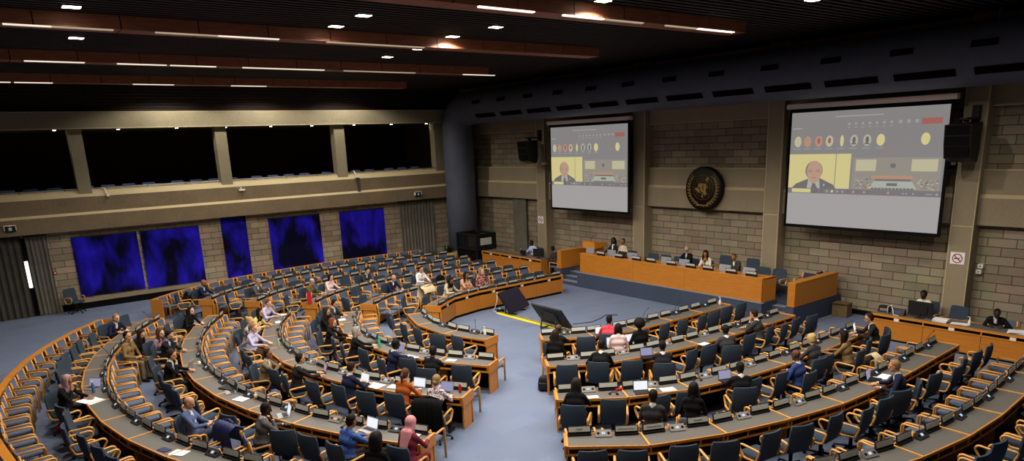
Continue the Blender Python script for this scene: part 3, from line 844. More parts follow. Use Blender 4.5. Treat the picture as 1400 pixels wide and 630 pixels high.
# ------------------------------------------------------------------ chairs
def arm_loop(m, x, pts, r=0.02):
    m.tube([(x, y, z) for y, z in pts], r, 6, closed=True, flat=1.25)
def round_poly(pts, rad, n=4):
    out = []
    k = len(pts)
    for i in range(k):
        p = Vector(pts[i]); a = Vector(pts[i-1]); b = Vector(pts[(i+1) % k])
        da = (a-p).normalized(); db = (b-p).normalized()
        s = p+da*rad; e = p+db*rad
        for j in range(n+1):
            u = j/n
            out.append(tuple((1-u)**2*s+2*u*(1-u)*p+u*u*e))
    return out
def curved_back(m, w, z0, z1, y0, th, rec=0.10, curve=0.05, nx=8, nz=6):
    F = []; B = []
    for j in range(nz+1):
        v = j/nz; z = z0+(z1-z0)*v
        f = []; b = []
        ins = 0.03*(max(0, abs(v-0.5)-0.40)/0.10)**2
        for i in range(nx+1):
            u = -1+2*i/nx
            x = u*(w/2-ins); y = y0-rec*v+curve*u*u+0.03*math.sin(v*math.pi)*-1
            e = 0.4+0.6*min(1, (1-abs(u))*4, min(v, 1-v)*8+0.25)
            f.append((x, y+th*0.5*e, z)); b.append((x, y-th*0.5*e, z))
        F.append(f); B.append(b)
    m.grid(F, True); m.grid(B)
    ring = F[0]+[r[-1] for r in F[1:]]+F[-1][-2::-1]+[r[0] for r in F[-2:0:-1]]
    ringb = B[0]+[r[-1] for r in B[1:]]+B[-1][-2::-1]+[r[0] for r in B[-2:0:-1]]
    n = len(ring)
    m.add(ring+ringb, [(k, (k+1) % n, n+(k+1) % n, n+k) for k in range(n)])
def make_swivel():
    t = thing('swivel_armchair', 'chair', 'chair')
    m = MB().mat('fabric', True); rbox(m, (0, 0.03, 0.455), (0.50, 0.48, 0.09), 0.06); m.build('seat', t)
    m = MB().mat('fabric', True); curved_back(m, 0.52, 0.44, 0.975, -0.20, 0.075); m.build('backrest', t)
    loop = round_poly([(-0.17, 0.43), (-0.24, 0.64), (0.17, 0.67), (0.22, 0.60), (0.10, 0.43)], 0.05)
    for s in (-1, 1):
        m = MB().mat('chair_wood', True); arm_loop(m, s*0.285, loop, 0.021); m.build('armrest', t)
    m = MB().mat('black_plastic', True); m.lathe([(0.035, 0.06), (0.035, 0.30), (0.10, 0.40), (0.16, 0.41)], n=12); m.build('column', t)
    m = MB().mat('black_plastic', True)
    for k in range(5):
        a = 2*math.pi*k/5+0.3; m.tube([(0, 0, 0.11), (0.15*math.cos(a), 0.15*math.sin(a), 0.105), (0.31*math.cos(a), 0.31*math.sin(a), 0.075)], [0.03, 0.024, 0.016], 6)
    b = m.build('star_base', t)
    cm = None
    for k in range(5):
        a = 2*math.pi*k/5+0.3
        if cm is None:
            m = MB().mat('black_plastic', True); m.lathe([(0.02, -0.022), (0.03, -0.018), (0.03, 0.018), (0.02, 0.022)], n=10, M=Matrix.Rotation(R(90), 3, 'X')); cm = m.mesh('caster')
        link('caster', cm, b, (0.31*math.cos(a), 0.31*math.sin(a), 0.03), a)
    return t
def make_woodchair():
    t = thing('wooden_armchair', 'chair', 'chair')
    m = MB().mat('fabric_grey', True); rbox(m, (0, 0.02, 0.435), (0.49, 0.50, 0.07), 0.04); m.build('seat', t)
    m = MB().mat('fabric_grey', True); curved_back(m, 0.47, 0.50, 0.775, -0.225, 0.055, 0.05, 0.015, 6, 4); m.build('backrest', t)
    arm = round_poly([(-0.235, 0.77), (-0.215, 0.635), (0.24, 0.62), (0.25, 0.0)], 0.06)
    k0 = arm[5:15]
    for s in (-1, 1):
        m = MB().mat('chair_wood', True)
        path = [(-0.222, 0.62)]+[(y, z) for y, z in round_poly([(-0.22, 0.62), (0.245, 0.635), (0.245, 0.0)], 0.07)[5:10]]+[(0.24, 0.0)]
        m.tube([(s*0.275, y, z) for y, z in path], 0.021, 6, flat=1.2); m.build('armrest', t)
        m = MB().mat('chair_wood', True); m.tube([(s*0.265, -0.265, 0.78), (s*0.265, -0.215, 0.45), (s*0.265, -0.25, 0.0)], 0.022, 6); m.build('rear_leg', t)
    m = MB().mat('chair_wood'); m.bbox(-0.255, 0.255, 0.225, 0.25, 0.36, 0.40); m.bbox(-0.255, 0.255, -0.235, -0.21, 0.36, 0.40); m.build('seat_rail', t)
    m = MB().mat('chair_wood'); m.bbox(-0.24, 0.24, -0.285, -0.262, 0.52, 0.75); m.build('back_board', t)
    return t
SW0 = make_swivel(); WD0 = make_woodchair()
FIRST = {'s': True, 'w': True}
def place_chair(kind, x, y, rz, label, group, z=0.0, fab=None):
    p = SW0 if kind == 's' else WD0
    if FIRST[kind]:
        FIRST[kind] = False
        p.location = (x, y, z); p.rotation_euler.z = rz; p['label'] = label
        if group: p['group'] = group
        o = p
    else:
        o = dup(p, (x, y, z), rz, label, group)
    if fab: remat(o, {'fabric': fab, 'fabric_grey': fab})
    return o

# ------------------------------------------------------------------ desk rows
ROW_R = [[(3.05, -10.62), (3.85, -9.45), (4.17, -8.05), (4.22, -6.6), (4.24, -5.2), (4.25, -3.8)],
         [(4.95, -12.06), (5.75, -10.9), (6.1, -9.45), (6.3, -8.05), (6.38, -6.6), (6.4, -5.15), (6.4, -3.72)],
         [(6.8, -13.42), (7.7, -12.25), (8.29, -10.91), (8.62, -9.45), (8.75, -8.03), (8.78, -6.6), (8.75, -5.15), (8.7, -3.72)],
         [(8.65, -14.85), (9.6, -13.75), (10.2, -12.35), (10.6, -10.9), (10.87, -9.45), (10.94, -8.05), (10.92, -6.6), (10.85, -5.15), (10.8, -3.76)],
         [(10.35, -16.0), (11.35, -14.9), (12.1, -13.6), (12.62, -12.25), (12.93, -10.85), (13.1, -9.4), (13.12, -7.95), (13.03, -6.5), (12.9, -5.05), (12.8, -3.6)]]
def arc_nodes(c, r, a0, a1, n):
    return [(c[0]+r*math.sin(R(a0+(a1-a0)*k/n)), c[1]-r*math.cos(R(a0+(a1-a0)*k/n))) for k in range(n+1)]
CC = (-0.2, -7.55)
ROW_C = [arc_nodes(CC, 4.68, -27.5, 27, 3), arc_nodes(CC, 6.86, -36, 36.6, 6), arc_nodes(CC, 9.1, -37.3, 37.2, 8), arc_nodes((-0.07, -6.34), 12.47, -35.2, 33.4, 10),
         arc_nodes((-0.12, -7.51), 13.56, -37.8, 36.6, 12)]
ROW_L = [[(-x, y) for x, y in r] for r in ROW_R]
BLOCK = {'R': (ROW_R, 'right'), 'C': (ROW_C, 'middle'), 'L': (ROW_L, 'left')}
HOME = Vector((0, -6.0))
def row_normals(nodes):
    P = [Vector(p) for p in nodes]; N = []
    for i in range(len(P)):
        d = P[min(i+1, len(P)-1)]-P[max(i-1, 0)]
        n = Vector((-d.y, d.x)).normalized()
        if n.dot(HOME-P[i]) < 0: n = -n
        N.append(n)
    return P, N
DEPTH = 0.58
SEATS = []      # (kind, block, row, index, x, y, rz)
PLATE_TEXT = {('R', 4, 0): 'NGO', ('R', 4, 1): 'Business and Industry', ('R', 4, 2): 'Children and Youth', ('R', 4, 3): 'Farmers'}
def endname(b): return 'from the podium end' if b != 'C' else 'from its right end'
def desk_section(b, r, i, n, A, B, nA, nB, first, last):
    side = BLOCK[b][1]
    idx = (n-i) if b != 'x' else i
    t = thing('desk_section', 'two-seat grey-topped desk section, %s %s, %s row of the %s block' % (ORD[idx], endname(b), ORD[r], side), 'desk', (A.x, A.y, 0), 0,
              'desk sections of the %s block' % side)
    O = A.copy()
    def L(p): return (p.x-O.x, p.y-O.y)
    def pt(u, d):       # u along, d depth inward
        a = A+nA*d; c = B+nB*d
        return a+(c-a)*u
    def quad(d0, d1, u0=0.0, u1=1.0): return [L(pt(u0, d0)), L(pt(u1, d0)), L(pt(u1, d1)), L(pt(u0, d1))]
    m = MB().mat('laminate'); m.prism(quad(0.03, DEPTH-0.03, 0.01, 0.99), 0.715, 0.748); m.build('worktop', t)
    m = MB().mat('desk_wood'); m.prism(quad(0.0, 0.03), 0.70, 0.75); m.prism(quad(DEPTH-0.03, DEPTH), 0.69, 0.762); m.build('edge_trim', t)
    m = MB().mat('chair_wood')
    m.prism(quad(0.0, DEPTH-0.03, 0.0, 0.027), 0.70, 0.760)
    if last: m.prism(quad(0.0, DEPTH-0.03, 0.98, 1.0), 0.70, 0.757)
    m.build('divider_strip', t)
    m = MB().mat('desk_wood'); m.prism(quad(0.03, DEPTH-0.06, 0.02, 0.98), 0.575, 0.592); m.prism(quad(0.0, 0.03), 0.565, 0.60)
    for u in (0.02, 0.33, 0.66, 0.965): m.prism(quad(0.005, 0.03, u, u+0.018), 0.60, 0.70)
    m.build('shelf', t)
    m = MB().mat('panel_wood'); m.prism(quad(DEPTH-0.035, DEPTH-0.005, 0.004, 0.996), 0.09, 0.585)
    m.build('front_panel', t)
    m = MB().mat('black_matte'); m.prism(quad(DEPTH-0.09, DEPTH-0.05), 0.0, 0.69); m.prism(quad(DEPTH-0.05, DEPTH-0.02), 0.0, 0.09); m.build('recess', t)
    if b == 'L' and r == 1:
        m = MB().mat('white_plastic'); m.prism(quad(DEPTH-0.05, DEPTH-0.012, 0.46, 0.54), 0.60, 0.68); m.build('socket_box', t)
    m = MB().mat('desk_wood')
    if first: m.prism(quad(0.06, DEPTH-0.004, -0.0, 0.024), 0.0, 0.70); m.prism(quad(-0.012, DEPTH, -0.022, 0.004), 0.545, 0.768)
    else: m.prism(quad(0.10, DEPTH-0.10, 0.0, 0.018), 0.0, 0.70)
    m.build('end_panel' if first else 'side_panel', t)
    if last:
        m = MB().mat('desk_wood'); m.prism(quad(0.06, DEPTH-0.004, 0.976, 1.0), 0.0, 0.70); m.prism(quad(-0.012, DEPTH, 0.996, 1.022), 0.545, 0.768); m.build('end_panel', t)
PLATE = MIC = None
PLATE_N = {}
def plate_meshes():
    h = MB().mat('black_plastic')
    h.bbox(-0.215, 0.215, -0.035, 0.035, 0, 0.035)
    M = Matrix.Rotation(R(-14), 3, 'X')
    for s in (-1, 1): h.box((s*0.208, 0.018, 0.10), (0.014, 0.02, 0.15), M=M)
    h.box((0, 0.033, 0.168), (0.43, 0.02, 0.014), M=M); h.box((0, 0.02, 0.06), (0.42, 0.02, 0.06), M=M); h.box((0, 0.028, 0.105), (0.42, 0.006, 0.13), M=M)
    c = MB().mat('card'); c.box((0, 0.012, 0.118), (0.392, 0.016, 0.092), M=M)
    c2 = MB().mat('card'); c2.box((0, 0.036, 0.113), (0.392, 0.01, 0.092), M=M)
    return h.mesh('holder'), c.mesh('card'), c2.mesh('card')
PH, PC, PC2 = plate_meshes()
def name_plate(x, y, z, rz, label, group, text=None):
    t = thing('name_plate', label, 'name plate', (x, y, z), rz, group)
    link('holder', PH, t); link('card', PC, t); link('back_card', PC2, t)
    if text:
        cu = bpy.data.curves.new('lettering', 'FONT'); cu.body = text; cu.align_x = 'CENTER'; cu.align_y = 'CENTER'
        cu.size = 0.05 if len(text) < 12 else 0.036; cu.extrude = 0.001
        cu.materials.append(MAT['black_plastic'])
        tmp = bpy.data.objects.new('lettering_curve', cu); COL.objects.link(tmp)
        bpy.context.view_layer.update()
        me = bpy.data.meshes.new_from_object(tmp.evaluated_get(bpy.context.evaluated_depsgraph_get()))
        bpy.data.objects.remove(tmp)
        o = link('lettering', me, t)
        o.location = (0, 0.002, 0.118); o.rotation_euler = (R(90-14), 0, 0)
    return t
def console_meshes():
    out = {}
    for nm, body, scrn in (('light', 'console_grey', 'console_screen'), ('dark', 'console_dark', 'console_screen'), ('red', 'console_grey', 'red_screen')):
        m = MB().mat(body)
        v = [(-0.15, -0.075, 0), (0.15, -0.075, 0), (0.15, 0.075, 0), (-0.15, 0.075, 0), (-0.15, -0.07, 0.02), (0.15, -0.07, 0.02), (0.14, 0.05, 0.105), (-0.14, 0.05, 0.105)]
        m.add(v, [(3, 2, 1, 0), (0, 1, 5, 4), (4, 5, 6, 7), (2, 3, 7, 6), (1, 2, 6, 5), (3, 0, 4, 7)], False)
        out[nm] = m.mesh('body')
        M = Matrix.Rotation(math.atan2(0.085, 0.12), 3, 'X')
        m = MB().mat(scrn); m.box((0, -0.012, 0.064), (0.062, 0.05, 0.006), M=M); out[nm+'_s'] = m.mesh('display')
    m = MB().mat('black_matte', True); M = Matrix.Rotation(math.atan2(0.085, 0.12), 3, 'X')
    m.lathe([(0.026, 0), (0.026, 0.004)], (0, 0, 0), 14, M); out['g'] = m.mesh('speaker_grille')
    m = MB().mat('black_plastic', True)
    m.tube([(0, 0.04, 0.1), (0.01, 0.05, 0.2), (0.04, 0.0, 0.32), (0.09, -0.05, 0.40)], 0.006, 5); m.tube([(0.09, -0.05, 0.40), (0.115, -0.075, 0.43)], 0.013, 6); out['n'] = m.mesh('gooseneck')
    return out
CM = console_meshes()
def console(x, y, z, rz, label, group, kind='dark', neck=False):
    t = thing('microphone_console', label, 'microphone', (x, y, z), rz, group)
    link('body', CM[kind], t); link('display', CM[kind+'_s'], t)
    for s in (-1, 1): link('speaker_grille', CM['g'], t, (s*0.095, -0.012, 0.062))
    if neck: link('gooseneck', CM['n'], t)
NECKS = {('R', 1, 2), ('R', 1, 3), ('R', 1, 1), ('C', 1, 2), ('R', 5, 4), ('C', 5, 3), ('C', 4, 5), ('R', 4, 7), ('C', 5, 0), ('R', 2, 4)}
def build_rows():
    rnd = random.Random(11)
    for b in ('R', 'C', 'L'):
        rows, side = BLOCK[b]
        for ri, nodes in enumerate(rows):
            r = ri+1
            if b == 'C':
                pass
            P, N = row_normals(nodes); n = len(P)-1
            for i in range(n):
                A, B, nA, nB = P[i], P[i+1], N[i], N[i+1]
                if b == 'R' and r == 5 and i > 8: continue
                desk_section(b, r, i, n, A, B, nA, nB, i == 0, i == n-1)
                nm = (nA+nB).normalized(); rz = math.atan2(-nm.x, nm.y)
                for k, u in enumerate((0.205, 0.795)):
                    q = A+(B-A)*u+nm*(DEPTH-0.09)
                    num = 2*(n-i)-1 if k == 1 else 2*(n-i)
                    d = B-A
                    # order plates along the row from the podium end / right end
                    txt = None
                    if b == 'R' and r == 4 and i < 2: txt = PLATE_TEXT.get(('R', 4, 2*i+k))
                    name_plate(q.x, q.y, 0.75, rz, (('white name plate reading %s on the fourth right-block row' % txt) if txt else
                               'blank white name plate, %s %s, %s row of the %s block' % (ORD[num], endname(b), ORD[r], side)), 'name plates of the %s block' % side, txt)
                q = A+(B-A)*0.5+nm*(DEPTH-0.13)
                kind = 'light' if (b == 'R' and r >= 2 and i < 4) or (b == 'C' and r <= 3 and i > 3) else 'dark'
                if b == 'C' and r == 4 and i == n-2: kind = 'red'
                console(q.x, q.y, 0.75, rz+rnd.uniform(-0.08, 0.08), 'grey microphone console with small lit display, %s %s, %s row, %s block' % (ORD[n-i], endname(b), ORD[r], side),
                        'microphone consoles of the %s block' % side, kind, (b, r, i) in NECKS)
                for k, u in enumerate((0.26, 0.74)):
                    num = 2*(n-i)-1 if k == 1 else 2*(n-i)
                    q = A+(B-A)*u-nm*((0.24 if b == 'L' else 0.30 if (b == 'C' and r == 5 and i < 7) else 0.42)+rnd.uniform(-0.06, 0.10 if b != 'C' else 0.06))
                    SEATS.append(['s', b, r, num, q.x, q.y, rz+rnd.gauss(0, 0.16), None])
                    if r >= 2:
                        q = A+(B-A)*u+nm*(DEPTH+0.32)
                        SEATS.append(['w', b, r, num, q.x, q.y, rz, None])
build_rows()
# rearmost rows: wooden armchairs against a wooden back rail
def back_rail(b, nodes, r):
    P, N = row_normals(nodes); n = len(P)-1; side = BLOCK[b][1]
    for i in range(0, n, 2):
        j = min(i+2, n)
        t = thing('back_rail', 'orange wooden rail behind rearmost chairs, %s block, %s %s' % (side, ORD[(n-i+1)//2], endname(b)), 'rail', (P[i].x, P[i].y, 0), 0, 'wooden back rails')
        O = P[i]
        m = MB().mat('panel_wood'); c = MB().mat('desk_wood'); k = MB().mat('black_matte')
        for q in range(i, j):
            def pt(u, d): a = P[q]+N[q]*d; e = P[q+1]+N[q+1]*d; return a+(e-a)*u
            def quad(d0, d1, u0, u1): return [(p.x-O.x, p.y-O.y) for p in (pt(u0, d0), pt(u1, d0), pt(u1, d1), pt(u0, d1))]
            m.prism(quad(-0.03, 0.0, 0, 1), 0.0, 0.72); c.prism(quad(-0.09, 0.07, 0.0 if q > i else 0.005, 1.0 if q < j-1 else 0.995), 0.72, 0.765)
            for u in (0.02, 0.5): k.prism(quad(0.0, 0.04, u, u+0.03), 0.0, 0.72)
        m.build('panel', t); c.build('cap', t); k.build('post', t)
        if i == 0:
            m = MB().mat('desk_wood'); d = (P[1]-P[0]).normalized()
            pp = [P[0]-d*0.03-N[0]*0.09, P[0]-N[0]*0.09, P[0]+N[0]*0.42, P[0]-d*0.03+N[0]*0.42]
            m.prism([(p.x-O.x, p.y-O.y) for p in pp], 0.0, 0.765); m.build('end_panel', t)
        for q in range(i, j):
            nm = (N[q]+N[q+1]).normalized(); rz = math.atan2(-nm.x, nm.y)
            for kk, u in enumerate((0.25, 0.75)):
                w_ = P[q]+(P[q+1]-P[q])*u+nm*0.40
                SEATS.append(['w', b, r, 2*(n-q)-1 if kk == 1 else 2*(n-q), w_.x, w_.y, rz, None])
back_rail('C', arc_nodes((0.0, -7.74), 15.05, -39.3, 15, 9), 6)
back_rail('L', [(-11.75, -17.3), (-12.75, -16.2), (-13.5, -14.95), (-14.05, -13.6), (-14.4, -12.2), (-14.62, -10.8), (-14.75, -9.4), (-14.78, -8.0), (-14.75, -6.6), (-14.68, -5.2), (-14.6, -3.9)], 6)
# ------------------------------------------------------------------ people: one continuous surface per figure from a blended distance field
class Field:
    def __init__(s, lo, hi, h):
        s.lo = np.array(lo, float); s.h = h
        s.n = np.ceil((np.array(hi)-s.lo)/h).astype(int)+1
        s.F = np.full(s.n, 9.0, np.float32); s.D = np.full(s.n, 9.0, np.float32); s.Lb = np.zeros(s.n, np.uint8)
    def region(s, lo, hi):
        a = np.clip(np.floor((np.array(lo)-s.lo)/s.h).astype(int), 0, s.n); b = np.clip(np.ceil((np.array(hi)-s.lo)/s.h).astype(int)+1, 0, s.n)
        sl = tuple(slice(int(x), int(y)) for x, y in zip(a, b))
        g = [s.lo[k]+s.h*np.arange(a[k], b[k]) for k in range(3)]
        return sl, g
    def blend(s, sl, d, k, lab):
        f = s.F[sl]
        hh = np.clip(0.5+0.5*(f-d)/k, 0, 1)
        s.F[sl] = f*(1-hh)+d*hh-k*hh*(1-hh)
        D = s.D[sl]; m = d < D
        D[m] = d[m]; s.D[sl] = D
        L = s.Lb[sl]; L[m] = lab; s.Lb[sl] = L
    def cap(s, a, b, ra, rb, lab, k=0.02):
        a = np.array(a, float); b = np.array(b, float); r = max(ra, rb)+0.05
        sl, g = s.region(np.minimum(a, b)-r, np.maximum(a, b)+r)
        X, Y, Z = np.meshgrid(*g, indexing='ij')
        if X.size == 0: return
        ab = b-a; q = float(ab@ab)+1e-9
        t = np.clip(((X-a[0])*ab[0]+(Y-a[1])*ab[1]+(Z-a[2])*ab[2])/q, 0, 1)
        d = np.sqrt((X-a[0]-t*ab[0])**2+(Y-a[1]-t*ab[1])**2+(Z-a[2]-t*ab[2])**2)-(ra+(rb-ra)*t)
        s.blend(sl, d.astype(np.float32), k, lab)
    def ell(s, c, r, M, lab, k=0.02, cut=None):
        """ellipsoid with axes = rows of M (3x3), centre c; cut: (normal, offset) in the ellipsoid's own frame keeps points below"""
        c = np.array(c, float); r = np.array(r, float); R_ = max(r)+0.05
        sl, g = s.region(c-R_, c+R_)
        X, Y, Z = np.meshgrid(*g, indexing='ij')
        if X.size == 0: return
        P = np.stack([X-c[0], Y-c[1], Z-c[2]], -1) @ np.array(M, float).T
        k0 = np.sqrt(((P/r)**2).sum(-1)); k1 = np.sqrt(((P/(r*r))**2).sum(-1))+1e-9
        d = k0*(k0-1)/k1
        if cut is not None: d = np.maximum(d, P @ np.array(cut[0], float)-cut[1])
        s.blend(sl, d.astype(np.float32), k, lab)
    def surface(s):
        F = s.F; S = F < 0
        c = np.zeros(s.n-1, np.int8)
        offs = [(i, j, k) for i in (0, 1) for j in (0, 1) for k in (0, 1)]
        nx, ny, nz = s.n
        for (i, j, k) in offs: c += S[i:nx-1+i, j:ny-1+j, k:nz-1+k]
        I = np.argwhere((c > 0) & (c < 8))
        val = {o: F[I[:, 0]+o[0], I[:, 1]+o[1], I[:, 2]+o[2]] for o in offs}
        acc = np.zeros((len(I), 3)); cnt = np.zeros(len(I))
        for o in offs:
            for ax in range(3):
                if o[ax]: continue
                p = list(o); p[ax] = 1; p = tuple(p)
                f0, f1 = val[o], val[p]; m = (f0 < 0) != (f1 < 0)
                t = np.where(m, f0/(f0-f1+1e-12), 0)
                e = np.tile(np.array(o, float), (len(I), 1)); e[:, ax] = t
                acc[m] += e[m]; cnt[m] += 1
        V = s.lo+s.h*(I+acc/cnt[:, None])
        idx = np.full(c.shape, -1, np.int64); idx[I[:, 0], I[:, 1], I[:, 2]] = np.arange(len(I))
        quads = []
        for ax in range(3):
            b_, c_ = [(1, 2), (2, 0), (0, 1)][ax]
            sh = [slice(0, None)]*3
            A = [slice(None)]*3; B = [slice(None)]*3; A[ax] = slice(0, -1); B[ax] = slice(1, None)
            for q in (b_, c_): A[q] = slice(1, -1); B[q] = slice(1, -1)
            a0 = S[tuple(A)]; a1 = S[tuple(B)]
            E_ = np.argwhere(a0 != a1)
            if not len(E_): continue
            sgn = a0[E_[:, 0], E_[:, 1], E_[:, 2]]
            base = E_.copy(); base[:, b_] += 1; base[:, c_] += 1
            def at(db, dc):
                q = base.copy(); q[:, b_] += db; q[:, c_] += dc
                return idx[q[:, 0], q[:, 1], q[:, 2]]
            Q = np.stack([at(-1, -1), at(0, -1), at(0, 0), at(-1, 0)], 1)
            Q[~sgn] = Q[~sgn][:, ::-1]
            quads.append(Q)
        Q = np.concatenate(quads); Q = Q[(Q >= 0).all(1)]
        n = np.clip(np.round((V-s.lo)/s.h).astype(int), 0, s.n-1)
        lab = s.Lb[n[:, 0], n[:, 1], n[:, 2]]
        return V, Q, lab
def field_mesh(fd, name, mats, smooth_it=2):
    V, Q, lab = fd.surface()
    # light Laplacian smoothing
    e = np.concatenate([Q[:, [0, 1]], Q[:, [1, 2]], Q[:, [2, 3]], Q[:, [3, 0]]])
    for _ in range(smooth_it):
        A = np.zeros_like(V); C_ = np.zeros(len(V))
        np.add.at(A, e[:, 0], V[e[:, 1]]); np.add.at(C_, e[:, 0], 1); np.add.at(A, e[:, 1], V[e[:, 0]]); np.add.at(C_, e[:, 1], 1)
        V = V*0.6+0.4*A/np.maximum(C_, 1)[:, None]
    me = bpy.data.meshes.new(name)
    nv, nq = len(V), len(Q)
    me.vertices.add(nv); me.vertices.foreach_set('co', V.astype(np.float32).ravel())
    me.loops.add(nq*4); me.loops.foreach_set('vertex_index', Q.astype(np.int32).ravel())
    me.polygons.add(nq); me.polygons.foreach_set('loop_start', np.arange(0, nq*4, 4, dtype=np.int32))
    try: me.polygons.foreach_set('loop_total', np.full(nq, 4, np.int32))
    except Exception: pass
    for mt in mats: me.materials.append(MAT[mt])
    fl = np.minimum(lab[Q].max(1) if False else lab[Q[:, 0]], len(mats)-1)
    me.polygons.foreach_set('material_index', fl.astype(np.int32))
    me.polygons.foreach_set('use_smooth', np.ones(nq, bool))
    me.update(calc_edges=True); me.validate()
    return me
SKIN, TOP, SHIRT, PANTS, SHOE, TIE, EYE, LIP = range(8)
def rotm(yaw, pitch, roll=0.0):
    return np.array(Matrix.Rotation(yaw, 3, 'Z') @ Matrix.Rotation(pitch, 3, 'X') @ Matrix.Rotation(roll, 3, 'Y'))
def ik(a, b, l1, l2, pole):
    a = np.array(a, float); b = np.array(b, float); d = b-a; L = np.linalg.norm(d)
    if L > (l1+l2)*0.995:
        b = a+d/L*(l1+l2)*0.995; d = b-a; L = np.linalg.norm(d)
    x = (L*L+l1*l1-l2*l2)/(2*L); hgt = math.sqrt(max(l1*l1-x*x, 1e-6))
    u = d/L; p = np.array(pole, float); p = p-u*(p@u); p /= np.linalg.norm(p)+1e-9
    return a+u*x+p*hgt, b
def hand(fd, wrist, dirv, up, side, curl, h):
    d = np.array(dirv, float); d /= np.linalg.norm(d); u = np.array(up, float); u = u-d*(u@d); u /= np.linalg.norm(u)
    s = np.cross(d, u)*side        # towards the thumb for side=+1 is handled by the caller
    w_ = np.array(wrist, float)
    for q in (-0.022, 0.0, 0.022): fd.cap(w_+s*q*0.6, w_+d*0.085+s*q*1.15, 0.017, 0.014, SKIN, 0.012)
    ln = [0.068, 0.078, 0.072, 0.056]
    for i, q in enumerate((0.033, 0.011, -0.011, -0.033)):
        b0 = w_+d*0.086+s*q; d1 = d*math.cos(curl*0.6)-u*math.sin(curl*0.6); d2 = d*math.cos(curl*1.5)-u*math.sin(curl*1.5)
        m_ = b0+d1*ln[i]*0.55+s*q*0.15; t_ = m_+d2*ln[i]*0.45
        fd.cap(b0-d*0.01, m_, 0.0105, 0.0095, SKIN, 0.004); fd.cap(m_, t_, 0.0095, 0.008, SKIN, 0.004)
    b0 = w_+d*0.03+s*0.03; m_ = b0+d*0.03+s*0.028-u*0.006; t_ = m_+d*0.03+s*0.004-u*0.01
    fd.cap(w_+d*0.015+s*0.015, m_, 0.014, 0.0115, SKIN, 0.008); fd.cap(m_, t_, 0.0115, 0.009, SKIN, 0.004)
BODY = {}
